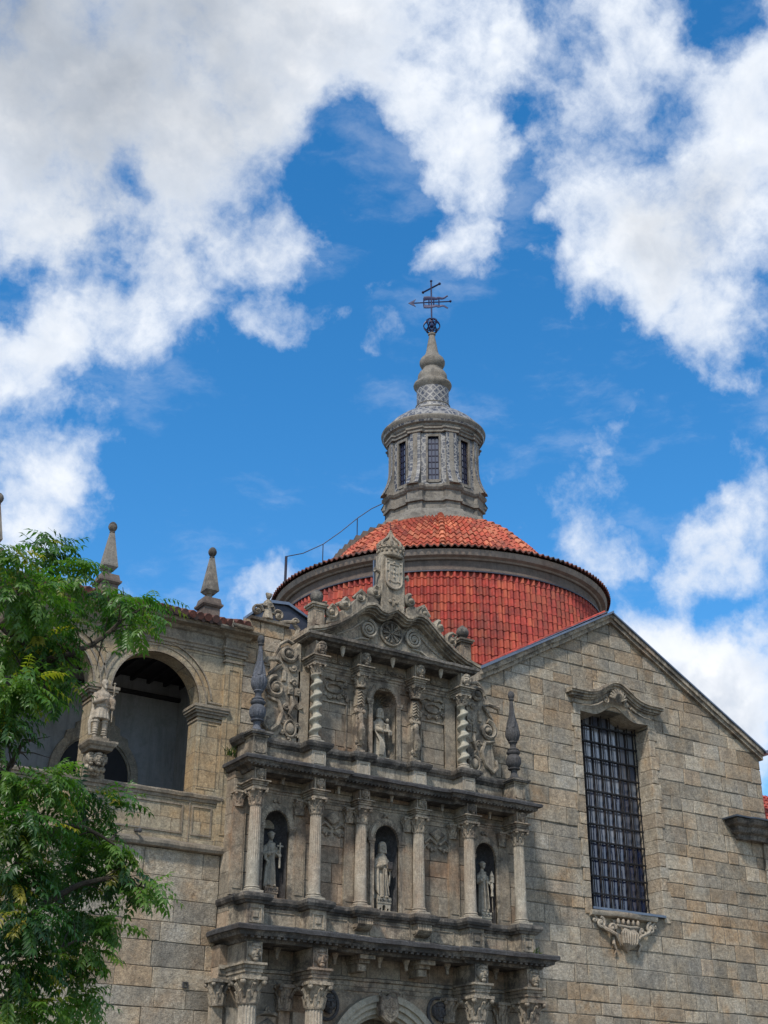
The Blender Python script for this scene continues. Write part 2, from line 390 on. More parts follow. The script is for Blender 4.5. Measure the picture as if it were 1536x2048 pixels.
class MB:
    def __init__(s):
        s.v, s.f, s.c, s.sm = [], [], [], []
        s.col = (0.5, 0.0, 0.0)

    def add(s, vs, fs, smooth=False, col=None):
        b = len(s.v)
        s.v += [tuple(v) for v in vs]
        for i, f in enumerate(fs):
            s.f.append([b + k for k in f])
            s.c.append((col[i] if isinstance(col, list) else col) or s.col)
            s.sm.append(smooth)
        return s

    def box(s, x0, x1, y0, y1, z0, z1, t=0.0, col=None):
        """box; t = taper/bevel of the front (min y) face"""
        if t:
            vs = [(x0, y0 + t, z0), (x1, y0 + t, z0), (x1, y0 + t, z1), (x0, y0 + t, z1), (x0 + t, y0, z0 + t), (x1 - t, y0, z0 + t), (x1 - t, y0, z1 - t), (x0 + t, y0, z1 - t),
                  (x0, y1, z0), (x1, y1, z0), (x1, y1, z1), (x0, y1, z1)]
            fs = [(4, 5, 6, 7), (0, 1, 5, 4), (1, 2, 6, 5), (2, 3, 7, 6), (3, 0, 4, 7), (8, 9, 1, 0), (9, 10, 2, 1), (10, 11, 3, 2), (11, 8, 0, 3), (9, 8, 11, 10)]
        else:
            vs = [(x0, y0, z0), (x1, y0, z0), (x1, y0, z1), (x0, y0, z1), (x0, y1, z0), (x1, y1, z0), (x1, y1, z1), (x0, y1, z1)]
            fs = [(0, 1, 2, 3), (5, 4, 7, 6), (4, 0, 3, 7), (1, 5, 6, 2), (3, 2, 6, 7), (4, 5, 1, 0)]
        return s.add(vs, fs, False, col)

    def cbox(s, cx, cy, cz, w, d, h, t=0.0):
        return s.box(cx - w / 2, cx + w / 2, cy - d / 2, cy + d / 2, cz - h / 2, cz + h / 2, t)

    def prism(s, poly, y0, y1, t=0.0, col=None, back=True):
        """poly in (x,z), counter-clockwise seen from -y; front at y0"""
        n = len(poly)
        if sum(poly[i][0] * poly[(i + 1) % n][1] - poly[(i + 1) % n][0] * poly[i][1] for i in range(n)) < 0:
            poly = list(reversed(poly))
        if t:
            cx = sum(p[0] for p in poly) / n
            cz = sum(p[1] for p in poly) / n
            ins = []
            for i in range(n):
                ax, az = poly[i - 1]
                bx, bz = poly[i]
                qx, qz = poly[(i + 1) % n]
                d1 = Vector((bx - ax, bz - az)).normalized()
                d2 = Vector((qx - bx, qz - bz)).normalized()
                nn = Vector((-d1.y, d1.x)) + Vector((-d2.y, d2.x))
                if nn.length < 1e-6:
                    nn = Vector((-d1.y, d1.x))
                nn = nn / max(0.35, nn.length_squared / 2) * 1.0
                ins.append((bx + nn.x * t, bz + nn.y * t))
            vs = [(x, y0, z) for x, z in ins] + [(x, y0 + t, z) for x, z in poly] + [(x, y1, z) for x, z in poly]
            fs = [tuple(range(n))]
            for i in range(n):
                j = (i + 1) % n
                fs.append((n + i, n + j, j, i))
                fs.append((2 * n + i, 2 * n + j, n + j, n + i))
            if back:
                fs.append(tuple(2 * n + i for i in reversed(range(n))))
        else:
            vs = [(x, y0, z) for x, z in poly] + [(x, y1, z) for x, z in poly]
            fs = [tuple(range(n))]
            for i in range(n):
                j = (i + 1) % n
                fs.append((n + i, n + j, j, i))
            if back:
                fs.append(tuple(n + i for i in reversed(range(n))))
        return s.add(vs, fs, False, col)

    def lathe(s, prof, cx=0, cy=0, cz=0, seg=24, fn=None, sx=1.0, sy=1.0, smooth=True, a0=0.0, a1=2 * pi, rot=0.0, uv=None, ax=None):
        """prof [(r,z)] bottom to top"""
        full = abs(a1 - a0 - 2 * pi) < 1e-6
        m = seg if full else seg + 1
        vs, fs, cols = [], [], []
        for (r, z) in prof:
            for k in range(m):
                th = a0 + (a1 - a0) * k / seg
                dx = dy = 0
                rr = r
                if fn:
                    q = fn(th, z, r)
                    if isinstance(q, tuple):
                        rr, dx, dy = q
                    else:
                        rr = q
                vs.append((cx + sx * rr * cos(th + rot) + dx, cy + sy * rr * sin(th + rot) + dy, cz + z))
        for i in range(len(prof) - 1):
            for k in range(seg):
                k2 = (k + 1) % m
                fs.append((i * m + k, i * m + k2, (i + 1) * m + k2, (i + 1) * m + k))
                if uv:
                    cols.append(uv(a0 + (a1 - a0) * (k + .5) / seg, prof[i]))
        if full:
            if prof[0][0] > 1e-4:
                fs.append(tuple(reversed(range(m))))
                cols.append(s.col)
            if prof[-1][0] > 1e-4:
                fs.append(tuple((len(prof) - 1) * m + k for k in range(m)))
                cols.append(s.col)
        return s.add(vs, fs, smooth, cols if uv else None)

    def ball(s, x, y, z, rx, ry=None, rz=None, seg=14, rings=9, rot=None):
        ry = rx if ry is None else ry
        rz = rx if rz is None else rz
        vs, fs = [], []
        for i in range(rings + 1):
            ph = -pi / 2 + pi * i / rings
            for k in range(seg):
                th = 2 * pi * k / seg
                p = Vector((rx * cos(ph) * cos(th), ry * cos(ph) * sin(th), rz * sin(ph)))
                if rot:
                    p = rot @ p
                vs.append((x + p.x, y + p.y, z + p.z))
        for i in range(rings):
            for k in range(seg):
                k2 = (k + 1) % seg
                fs.append((i * seg + k, i * seg + k2, (i + 1) * seg + k2, (i + 1) * seg + k))
        return s.add(vs, fs, True)

    def tube(s, pts, rad, seg=6, flat=1.0, cap=True, smooth=True, up=None):
        """tube through pts; rad number or list; flat scales the binormal (y) axis"""
        pts = [Vector(p) for p in pts]
        n = len(pts)
        rad = [rad] * n if not isinstance(rad, (list, tuple)) else rad
        vs, fs = [], []
        prev = None
        for i, p in enumerate(pts):
            d = (pts[min(i + 1, n - 1)] - pts[max(i - 1, 0)])
            d = d.normalized() if d.length > 1e-9 else Vector((0, 0, 1))
            if up is not None:
                b = Vector(up)
                a = d.cross(b).normalized()
                b = a.cross(d).normalized()
            else:
                if prev is None:
                    ref = Vector((0, 1, 0)) if abs(d.y) < 0.9 else Vector((1, 0, 0))
                    b = (ref - d * ref.dot(d)).normalized()
                else:
                    b = prev - d * prev.dot(d)
                    b = b.normalized() if b.length > 1e-6 else Vector((0, 1, 0))
                prev = b
                a = d.cross(b)
            for k in range(seg):
                th = 2 * pi * (k + 0.5) / seg
                q = p + a * (rad[i] * cos(th)) + b * (rad[i] * sin(th) * flat)
                vs.append(tuple(q))
        for i in range(n - 1):
            for k in range(seg):
                k2 = (k + 1) % seg
                fs.append((i * seg + k, i * seg + k2, (i + 1) * seg + k2, (i + 1) * seg + k))
        if cap:
            fs.append(tuple(reversed(range(seg))))
            fs.append(tuple((n - 1) * seg + k for k in range(seg)))
        return s.add(vs, fs, smooth)

    def sweep(s, prof, path, smooth=False, closed=False, jit=0.010):
        """prof [(out,z)] swept along plan path [(x,y)]; out is to the right of travel"""
        if not closed and jit:
            q = [path[0]]
            zj = []
            for a, b in zip(path[:-1], path[1:]):
                L = hypot(b[0] - a[0], b[1] - a[1])
                k_ = max(1, int(L / 0.35))
                for i in range(1, k_ + 1):
                    q.append((a[0] + (b[0] - a[0]) * i / k_, a[1] + (b[1] - a[1]) * i / k_))
            path = q
        n = len(path)
        offs = []
        for i in range(n):
            p = Vector(path[i])
            a = Vector(path[i - 1]) if (i > 0 or closed) else None
            b = Vector(path[(i + 1) % n]) if (i < n - 1 or closed) else None
            ds = []
            if a is not None:
                ds.append((p - a).normalized())
            if b is not None:
                ds.append((b - p).normalized())
            ns = [Vector((d.y, -d.x)) for d in ds]
            if len(ns) == 2:
                m = ns[0] + ns[1]
                m = m / max(0.2, (1 + ns[0].dot(ns[1])))
            else:
                m = ns[0]
            offs.append((p, m))
        k = len(prof)
        jr = random.Random(int(prof[0][1] * 100) + n)
        js = [(0, 0) if (closed or not jit) else (jr.uniform(-jit, jit), jr.uniform(-jit, jit)) for _ in offs]
        vs = [(p.x + m.x * (o + (a if o > .01 else 0)), p.y + m.y * (o + (a if o > .01 else 0)), z + b) for (p, m), (a, b) in zip(offs, js) for (o, z) in prof]
        fs = []
        for i in range(n if closed else n - 1):
            j = (i + 1) % n
            for q in range(k - 1):
                fs.append((i * k + q, j * k + q, j * k + q + 1, i * k + q + 1))
        if not closed:
            fs.append(tuple(reversed(range(k))))
            fs.append(tuple((n - 1) * k + q for q in range(k)))
        return s.add(vs, fs, smooth)

    def volute(s, cx, cz, y, r, turns=2.0, start=0.0, sgn=1, w=0.05, depth=1.0, tail=None, r0=0.12):
        """spiral scroll lying in the facade plane"""
        pts, rd = [], []
        n = int(14 * turns) + 2
        for i in range(n + 1):
            t = i / n
            a = start + sgn * 2 * pi * turns * t
            rr = r * (1 - (1 - r0) * t ** 0.85)
            pts.append((cx + rr * cos(a), y, cz + rr * sin(a)))
            rd.append(w * (1 - 0.45 * t))
        if tail:
            pts = [tuple(p) for p in tail] + pts
            rd = [w * (0.4 + 0.6 * (i + 1) / len(tail)) for i in range(len(tail))] + rd
        s.tube(pts, rd, 6, depth)
        s.ball(cx, y, cz, w * 1.3, w * 1.3 * depth, w * 1.3, 10, 6)
        return s

    def ring(s, cx, cz, y, rx, rz, w, depth=1.0, n=28, a0=0, a1=2 * pi):
        pts = [(cx + rx * cos(a0 + (a1 - a0) * i / n), y, cz + rz * sin(a0 + (a1 - a0) * i / n)) for i in range(n + 1)]
        return s.tube(pts, w, 6, depth)

    def build(s, name, mat, parent=None, sharp=35, mods=None):
        off = OFF.get(parent, Vector((0, 0, 0))) if parent else Vector((0, 0, 0))
        me = bpy.data.meshes.new(name)
        me.from_pydata([(x - off.x, y - off.y, z - off.z) for x, y, z in s.v], [], s.f)
        me.polygons.foreach_set('use_smooth', s.sm)
        at = me.color_attributes.new('blk', 'FLOAT_COLOR', 'CORNER')
        buf = []
        for p, c in zip(me.polygons, s.c):
            buf += [c[0], c[1], c[2], 1.0] * p.loop_total
        at.data.foreach_set('color', buf)
        if any(s.sm) and sharp:
            try:
                me.set_sharp_from_angle(angle=R_(sharp))
            except Exception:
                pass
        me.materials.append(mat)
        me.update()
        o = bpy.data.objects.new(name, me)
        sc.collection.objects.link(o)
        if parent:
            o.parent = parent
        OFF[o] = off
        return o


def tag(o, label=None, cat=None, group=None, kind=None):
    if label:
        o['label'] = label
    if cat:
        o['category'] = cat
    if group:
        o['group'] = group
    if kind:
        o['kind'] = kind
    return o


def thing(name, loc, label, cat, group=None):
    o = bpy.data.objects.new(name, None)
    o.empty_display_size = 0.3
    sc.collection.objects.link(o)
    o.location = loc
    OFF[o] = Vector(loc)
    return tag(o, label, cat, group)


def copy_tree(o, parent=None):
    c = o.copy()
    sc.collection.objects.link(c)
    c.parent = parent
    OFF[c] = OFF[o].copy()
    for ch in list(o.children):
        copy_tree(ch, c)
    return c


def clip(poly, a, b, c):
    """keep a*x+b*z<=c"""
    out = []
    n = len(poly)
    for i in range(n):
        p, q = poly[i], poly[(i + 1) % n]
        dp, dq = a * p[0] + b * p[1] - c, a * q[0] + b * q[1] - c
        if dp <= 0:
            out.append(p)
        if (dp < 0 < dq) or (dq < 0 < dp):
            t = dp / (dp - dq)
            out.append((p[0] + (q[0] - p[0]) * t, p[1] + (q[1] - p[1]) * t))
    return out


def ashlar(mb, x0, x1, z0, z1, y, hs=(0.42, 0.56), ws=(0.55, 1.35), gap=0.012, planes=(), holes=(), jit=0.008, ochre=0.22, grey=0.3, seed=1, depth=0.12, bev=0.014, wave=0.0, proud=0.012):
    """courses of separate dressed blocks, front at y"""
    rr = random.Random(seed)
    z = z0
    while z < z1 - 0.05:
        h = rr.uniform(*hs)
        if z + h > z1 - 0.18:
            h = z1 - z
        # intervals free of holes
        segs = [(x0, x1)]
        for (hx0, hx1, hz0, hz1) in holes:
            if z + h * 0.5 > hz0 and z + h * 0.5 < hz1:
                ns = []
                for a, b in segs:
                    if hx1 <= a or hx0 >= b:
                        ns.append((a, b))
                    else:
                        if hx0 > a:
                            ns.append((a, hx0))
                        if hx1 < b:
                            ns.append((hx1, b))
                segs = ns
        zone = rr.random()
        for a, b in segs:
            x = a - (rr.uniform(0, 0.5) if a == x0 and not planes else 0)
            while x < b - 0.02:
                w = rr.uniform(*ws)
                if x + w > b - 0.3:
                    w = b - x
                xa, xb = max(x, a) + gap, x + w - gap
                j = lambda: rr.uniform(-jit, jit)
                poly = [(xa + j(), z + gap + j()), (xb + j(), z + gap + j()), (xb + j(), z + h - gap + j()), (xa + j(), z + h - gap + j())]
                for pa, pb, pc in planes:
                    poly = clip(poly, pa, pb, pc)
                    if len(poly) < 3:
                        break
                if len(poly) >= 3:
                    ar = 0
                    for i in range(len(poly)):
                        p, q = poly[i], poly[(i + 1) % len(poly)]
                        ar += p[0] * q[1] - q[0] * p[1]
                    if abs(ar) > 0.02:
                        u = rr.random()
                        oc = rr.uniform(0.5, 1) if u < ochre else (rr.uniform(0, 0.3) if u < ochre * 2 else 0)
                        gr = rr.uniform(0.5, 1) if u > 1 - grey else 0
                        mb.prism(poly, y + rr.uniform(-proud, proud), y + depth, bev, (min(1, max(0, rr.gauss(0.5, 0.24))), oc, gr), back=False)
                x += w
        z += h
    return mb


def arch_poly(x0, x1, z0, z1, cx, r, zs, n=20):
    """rect with an arched notch open at the bottom, ccw"""
    p = [(x0, z0), (cx - r, z0)]
    p += [(cx - r * cos(pi * i / n), zs + r * sin(pi * i / n)) for i in range(n + 1)]
    p += [(cx + r, z0), (x1, z0), (x1, z1), (x0, z1)]
    return p


def arch_band(mb, cx, zs, r0, r1, y0, y1, n=28, a0=0.0, a1=pi, legs=0.0, legs_z=None, t=0.0):
    """archivolt ring section"""
    vs, fs = [], []
    angs = [a0 + (a1 - a0) * i / n for i in range(n + 1)]
    for a in angs:
        ca, sa = cos(a), sin(a)
        vs += [(cx + r0 * ca, y1, zs + r0 * sa), (cx + r0 * ca, y0, zs + r0 * sa), (cx + r1 * ca, y0, zs + r1 * sa), (cx + r1 * ca, y1, zs + r1 * sa)]
    for i in range(n):
        b = i * 4
        for q in range(4):
            q2 = (q + 1) % 4
            fs.append((b + q, b + q2, b + 4 + q2, b + 4 + q))
    fs += [(3, 2, 1, 0), (n * 4, n * 4 + 1, n * 4 + 2, n * 4 + 3)]
    mb.add(vs, fs)
    if legs_z is not None:
        for sg in (-1, 1):
            xa, xb = sorted((cx + sg * r0, cx + sg * r1))
            mb.box(xa, xb, y0, y1, legs_z, zs)
    return mb
# ================================================================== the setting
g = MB()
g.box(-900, 900, -900, 900, -0.5, 0.0)
tag(g.build('ground', M['paving']), kind='structure')

# ================================================================== church side wall (right)
church = thing('church', (10.65, 0, 0), 'tan granite church gable wall with a tall barred window and zinc edged roof slopes', 'church')
AP = (10.65, 21.2)
SL = 0.561
WX0, WX1, WZ0, WZS = 8.9, 12.25, 10.0, 16.55


def win_top(x):
    """curved head of the window opening"""
    u = abs(x - 10.575) / 1.675
    return 17.02 + 0.46 * (0.5 + 0.5 * cos(pi * min(1, u / 0.66))) + (0.03 * (u - .66) / .34 if u > 0.66 else 0.0) - .04 * sin(pi * min(1, u / .66)) ** 2


mb = MB()
pl_l = (-SL, 1.0, AP[1] - 0.12 - SL * AP[0])
pl_r = (SL, 1.0, AP[1] - 0.12 + SL * AP[0])
ashlar(mb, 4.3, 18.2, 0.0, 21.2, 0.0, hs=(0.40, 0.66), ws=(0.5, 1.6), gap=0.010, planes=(pl_l, pl_r), holes=[(8.6, 12.55, 9.7, 17.45)], jit=0.022, ochre=0.16, grey=0.25, seed=11, depth=0.16, proud=0.016, bev=0.02)
mb.build('wall', M['wall'], church)
mb = MB()
mb.prism([(4.3, 0), (18.17, 0), (18.17, 16.85), (10.65, 21.05), (4.3, 17.5)], 0.035, 0.05)
# backing with window hole is made of four slabs
mb = MB()
mb.box(4.3, 8.62, 0.022, 0.9, 0, 17.3)
mb.box(12.53, 18.17, 0.022, 0.9, 0, 16.85)
mb.box(8.62, 12.53, 0.022, 0.9, 0, 9.8)
mb.prism([(4.3, 17.3), (8.62, 17.3), (12.53, 17.3), (18.17, 16.86), (10.65, 21.07), (4.31, 17.52)], 0.024, 0.9)
mb.build('mortar_joint', M['mortar'], church)
# window surround: jambs of long and short stones
rr = random.Random(5)
for sg, xe in ((-1, WX0), (1, WX1)):
    mb = MB()
    z = 9.72
    i = 0
    while z < 16.9:
        h = rr.uniform(0.42, 0.62)
        if z + h > 16.9:
            h = 16.95 - z
        w = 0.42 if i % 2 else 0.30
        xa, xb = sorted((xe, xe + sg * w))
        col = (min(1, max(0, rr.gauss(.62, .15))), rr.choice((0, 0, .6)), rr.choice((0, .4)))
        mb.box(xa, xb, -0.035 + rr.uniform(-.008, .008), 0.9, z + .008, z + h - .008, 0.018, col)
        z += h
        i += 1
    mb.build('window_jamb', M['wall'], church)
# lintel with curved soffit
top = [(8.5, 17.45), (12.65, 17.45)]
xs = [WX1 - (WX1 - WX0) * i / 24 for i in range(25)]
poly = [(8.58, 16.9), (WX0, 16.9)] + [(x, win_top(x)) for x in reversed(xs)] + [(WX1, 16.9), (12.57, 16.9), (12.57, 17.7), (10.57, 17.9), (8.58, 17.7)]
mb = MB()
mb.prism(poly, -0.04, 0.9, 0.0, (0.6, 0.1, 0.3))
mb.build('window_lintel', M['wall'], church)


def hood_z(x):
    u = abs(x - 10.55)
    if u > 1.75:
        return 17.62
    return 17.62 + 0.60 * (0.5 + 0.5 * cos(pi * u / 1.75)) - 0.12 * sin(pi * u / 1.75) ** 2


mb = MB()
for (dz0, dz1, yo) in ((0.0, 0.09, -0.42), (-0.08, 0.0, -0.36), (-0.18, -0.08, -0.27), (-0.24, -0.18, -0.2), (-0.4, -0.24, -0.10)):
    n = 44
    e = 2.28 if yo < -0.3 else (2.2 if yo < -0.2 else 2.05)
    vs, fs = [], []
    for i in range(n + 1):
        x = 10.55 - e + 2 * e * i / n
        z = hood_z(x) + .08
        vs += [(x, yo, z + dz0), (x, yo, z + dz1), (x, 0.02, z + dz1), (x, 0.02, z + dz0)]
    for i in range(n):
        b = i * 4
        for q in range(4):
            fs.append((b + q, b + (q + 1) % 4, b + 4 + (q + 1) % 4, b + 4 + q))
    fs += [(0, 1, 2, 3), (n * 4 + 3, n * 4 + 2, n * 4 + 1, n * 4)]
    mb.add(vs, fs)
hood = mb.build('window_hood', M['carved'], church)
mb = MB()   # shell in the middle of the hood
for k in range(9):
    a = pi * (0.12 + 0.76 * k / 8)
    L = 0.42 + 0.07 * sin(a)
    mb.tube([(10.55 + 0.1 * cos(a), -0.3, 17.58 + 0.02), (10.55 + L * 0.6 * cos(a), -0.42, 17.58 + L * 0.6 * sin(a)), (10.55 + L * cos(a), -0.34, 17.58 + L * sin(a))], [0.025, 0.05, 0.045], 6)
for sg in (-1, 1):
    mb.volute(10.55 + sg * 0.5, 17.6, -0.22, 0.15, 1.3, pi / 2, sg, 0.045)
    mb.tube([(10.55 + sg * x, -0.24, hood_z(10.55 + x) - 0.42) for x in (0.7, 0.95, 1.3, 1.7)], [.05, .04, .03, .02], 6)
mb.build('shell_ornament', M['carved'], hood)

window = MB()
# timber frame and pane bars, glass y=0.55
win = MB()
win.box(8.93, 12.22, 0.88, 0.94, 10.0, 10.12)
NC, NR = 8, 12
cw = (WX1 - WX0) / NC
chh = (17.5 - 10.05) / NR
for i in range(NC + 1):
    x = WX0 + cw * i
    win.box(x - 0.032, x + 0.032, 0.84, 0.92, 10.0, 17.5)
for j in range(NR + 1):
    z = 10.05 + chh * j
    win.box(WX0, WX1, 0.845, 0.915, z - 0.025, z + 0.025)
wf = win.build('window', M['frame'], church)
gl = MB()
rr = random.Random(3)
for i in range(NC):
    for j in range(NR):
        x0, z0 = WX0 + cw * i + .03, 10.05 + chh * j + .02
        x1, z1 = x0 + cw - .06, z0 + chh - .04
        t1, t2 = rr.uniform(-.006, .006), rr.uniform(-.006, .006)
        refl_grey = max(0, min(1, rr.gauss(0.6, 0.2))) if j > 6 else (max(0, rr.gauss(0.28, 0.2)) if j > 3 else max(0, rr.gauss(0.04, 0.05)))  # reflection painted into the pane colour by row: upper grey, lower dark
        gl.add([(x0, .89 + t1, z0), (x1, .89 - t1, z0 + 0), (x1, .89 + t2, z1), (x0, .89 - t2, z1)], [(0, 1, 2, 3)], False, (rr.random(), refl_grey, 0))
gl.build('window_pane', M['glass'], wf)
mb = MB()
mb.box(WX0 - .2, WX1 + .2, 1.3, 1.4, 9.7, 17.9)
mb.build('dark_room', M['interior'], wf)
mb = MB()
for i in range(NC * 1 + 1):
    x = WX0 + cw * i - .03
    for dx in (-0.0,):
        mb.tube([(x + dx + rr.uniform(-.012, .012), 0.7 + rr.uniform(-.01, .01), 9.95 + 7.65 * q / 8) for q in range(9)], 0.024, 5)
for j in range(NR + 1):
    z = 10.05 - .05 + chh * j
    mb.box(WX0 - .02, WX1 + .02, 0.67, 0.73, z - 0.024, z + 0.03)
    for i in range(NC + 1):
        x = WX0 + 0.03 + (WX1 - WX0 - 0.06) * i / NC
        mb.ball(x, 0.7, z, 0.048, seg=6, rings=4)
mb.build('window_grille', M['grille'], church)
mb = MB()
vs = []
n = 14
for i in range(n + 1):
    u = -1 + 2 * i / n
    x = 10.575 + 1.70 * u
    yo = -0.10 - 0.22 * (1 - u * u)
    vs += [(x, 1.0, 10.14), (x, yo, 9.98 - 0.05 * (1 - u * u)), (x, yo, 9.90 - 0.05 * (1 - u * u)), (x, 1.0, 9.86)]
fs = []
for i in range(n):
    for q in range(3):
        fs.append((i * 4 + q, i * 4 + 4 + q, i * 4 + 5 + q, i * 4 + 1 + q))
mb.add(vs, fs)
mb.build('window_sill', M['lead'], church)
# carved bracket below the window
mb = MB()
cx = 10.3
mb.sweep([(0.0, 9.66), (0.16, 9.70), (0.2, 9.78), (0.2, 9.86), (0.0, 9.86)], [(8.75, 0.0), (9.3, -0.03), (10.3, -0.16), (11.3, -0.03), (11.75, 0.0)])
for sg in (-1, 1):
    mb.volute(cx + sg * 1.15, 9.45, -0.12, 0.2, 1.6, pi / 2, sg, 0.06)
    mb.volute(cx + sg * 0.68, 9.3, -0.16, 0.17, 1.4, 0, -sg, 0.06)
    mb.volute(cx + sg * 1.4, 9.55, -0.08, 0.12, 1.2, pi / 2, sg, 0.04)
    mb.tube([(cx + sg * 1.3, -.05, 9.62), (cx + sg * 1.0, -.14, 9.28), (cx + sg * .55, -.2, 9.1), (cx + sg * .3, -.1, 8.75)], [.05, .07, .06, .03], 6)
    mb.tube([(cx + sg * .55, -.05, 9.0), (cx + sg * .62, -.12, 8.8), (cx + sg * .5, -.1, 8.6), (cx + sg * .55, -.04, 8.45)], [.05, .06, .04, .02], 6)
for k in range(7):
    u = (k - 3) / 3
    mb.tube([(cx + .1 * u, -.22, 9.4), (cx + .36 * u, -.3, 9.15), (cx + .3 * u, -.28, 8.85), (cx + .12 * u, -.12, 8.62 + .05 * abs(u))], [.035, .055, .05, .03], 6)
for k in range(5):
    u = (k - 2) / 2
    mb.ball(cx + .45 * u, -.24, 9.55, .06, .06, .1)
mb.tube([(cx - .5, -.2, 9.42), (cx, -.3, 9.36), (cx + .5, -.2, 9.42)], .045, 6)
mb.prism([(cx - .6, 9.6), (cx - .35, 8.9), (cx, 8.55), (cx + .35, 8.9), (cx + .6, 9.6)], -.12, 0.02)
mb.build('window_bracket', M['shaft'], church)


# gable coping: left slope and right slope
def slope_band(mb, xa, xb, off0, off1, y0, y1):
    za, zb = AP[1] - SL * abs(xa - AP[0]), AP[1] - SL * abs(xb - AP[0])
    vs = []
    for x, z in ((xa, za), (xb, zb)):
        vs += [(x, y0, z + off0), (x, y1, z + off0), (x, y1, z + off1), (x, y0, z + off1)]
    return mb.add(vs, [(0, 1, 5, 4), (1, 2, 6, 5), (2, 3, 7, 6), (3, 0, 4, 7), (0, 3, 2, 1), (4, 5, 6, 7)])


mb = MB()
rr = random.Random(9)
for side in (-1, 1):
    x = 0.0
    end = 6.4 if side < 0 else 7.66
    while x < end:
        AP = (10.65, 21.2 + rr.uniform(-.014, .014))
        L = min(rr.uniform(0.8, 1.15), end - x)
        a, b = AP[0] + side * x, AP[0] + side * (x + L - 0.015)
        if side < 0:
            slope_band(mb, b, a, -0.30, -0.12, -0.14, 0.95)
            slope_band(mb, b, a, -0.12, 0.08, -0.24, 0.95)
        else:
            slope_band(mb, a, b, -0.30, -0.14, -0.14, 0.95)
            slope_band(mb, a, b, -0.14, 0.05, -0.22, 0.95)
        x += L
AP = (10.65, 21.2)
mb.build('gable_coping', M['carved'], church)
mb = MB()
slope_band(mb, 4.25, AP[0] + 0.06, 0.085, 0.17, -0.32, 1.1)
slope_band(mb, 4.25, AP[0], 0.17, 0.20, -0.10, 1.1)
slope_band(mb, AP[0] + 0.06, 18.45, 0.055, 0.12, -0.28, 1.1)
mb.prism([(18.36, 16.88), (18.44, 16.88), (18.78, 16.93), (18.44, 17.02)], -0.3, 0.9)
mb.build('gable_flashing', M['lead'], church)
# row of tiles lying along the left slope behind the flashing
mb = MB()
for k in range(17):
    x = 4.7 + k * 0.36
    z = AP[1] - SL * (AP[0] - x) + 0.20
    d = Vector((1, 0, SL)).normalized()
    p = Vector((x, 0.35, z))
    mb.col = (rr.random(), rr.random() * .4, 0)
    mb.tube([p, p + d * 0.42 + Vector((0, 0, 0.03))], [0.085, 0.065], 10)
mb.build('verge_tile', M['tile'], church)
# roof of the arm behind the gable and its flank
mb = MB()
mb.add([(4.2, .9, AP[1] - SL * 6.45), (10.65, .9, AP[1]), (10.65, 3.0, AP[1]), (4.2, 3.0, AP[1] - SL * 6.45)], [(0, 1, 2, 3)])
mb.add([(18.6, .9, AP[1] - SL * 7.95), (10.65, .9, AP[1] - .02), (10.65, 9.0, AP[1] - .02), (18.6, 9.0, AP[1] - SL * 7.95)], [(0, 1, 2, 3)])
mb.build('roof', M['tile_old'], church)
mb = MB()
ashl = MB()
mb.box(17.3, 18.15, 0.92, 12, 0, 16.8)
mb.build('flank_wall', M['mortar'], church)

# ---- lower building at the far right
wing = thing('side_building', (20.5, 0, 0), 'low granite building with dark moulded cornice and red tiled roof abutting the church corner', 'building')
mb = MB()
ashlar(mb, 17.75, 24.0, 0, 13.45, -0.12, hs=(0.42, 0.56), ws=(0.6, 1.4), seed=23, ochre=.15, grey=.5, depth=0.1)
mb.build('wall', M['wall'], wing)
mb = MB()
mb.box(17.76, 24, -0.095, -0.03, 0, 13.4)
mb.build('mortar_joint', M['mortar'], wing)
mb = MB()
mb.sweep([(0, 13.2), (.06, 13.22), (.1, 13.38), (.24, 13.45), (.28, 13.52), (.3, 13.64), (.46, 13.72), (.52, 13.82), (.52, 13.9), (0, 13.95)],
         [(16.4, -0.0), (16.4, -0.14), (16.7, -0.14), (16.85, -0.26), (17.6, -0.26), (17.8, -.14), (24, -0.14)])
mb.build('cornice', M['ledge'], wing)
mb = MB()
mb.sweep([(0, 13.96), (.6, 13.91), (.62, 13.96), (0, 14.02)], [(16.35, 0.0), (16.35, -0.14), (16.7, -0.14), (16.85, -0.26), (17.6, -0.26), (17.8, -.14), (24, -0.14)])
mb.build('gutter', M['lead'], wing)
mb = MB()
rr = random.Random(4)
for k in range(22):
    x = 18.35 + k * 0.26
    for j in range(9):
        z0 = 14.02 + j * 0.24
        y0 = -.1 + j * 0.32
        mb.col = (rr.random(), rr.random() ** 2, 0)
        mb.tube([(x, y0, z0), (x, y0 + .37, z0 + .25)], [0.13, 0.10], 8)
mb.col = (.5, 0, 0)
mb.box(18.25, 24, 0, .05, 13.9, 14.05)
mb.build('roof', M['tile'], wing)

# ================================================================== dome
DC = (8.95, 9.0)
SQ = 0.9
va = Vector((0.5716, 0.8205))            # horizontal view azimuth
ROT = atan2(va.y, va.x)


def dome_pt(r, a, z, c=DC, sq=SQ):
    """a=0 faces the square"""
    l, d = r * sin(a), -r * cos(a) * sq
    return (c[0] + l * va.y + d * va.x, c[1] - l * va.x + d * va.y, z)


def dome_ring(mb, prof, seg=96, c=DC, sq=SQ, smooth=True, uvs=0, fn=None):
    vs, fs, cols = [], [], []
    zacc = 0
    for i, (r, z) in enumerate(prof):
        for k in range(seg):
            a = 2 * pi * k / seg
            rr_ = fn(a, z, r) if fn else r
            vs.append(dome_pt(rr_, a, z, c, sq))
    for i in range(len(prof) - 1):
        if i:
            zacc += hypot(prof[i][0] - prof[i - 1][0], prof[i][1] - prof[i - 1][1])
        for k in range(seg):
            fs.append((i * seg + (k + 1) % seg, i * seg + k, (i + 1) * seg + k, (i + 1) * seg + (k + 1) % seg))
    return mb.add(vs, fs, smooth)


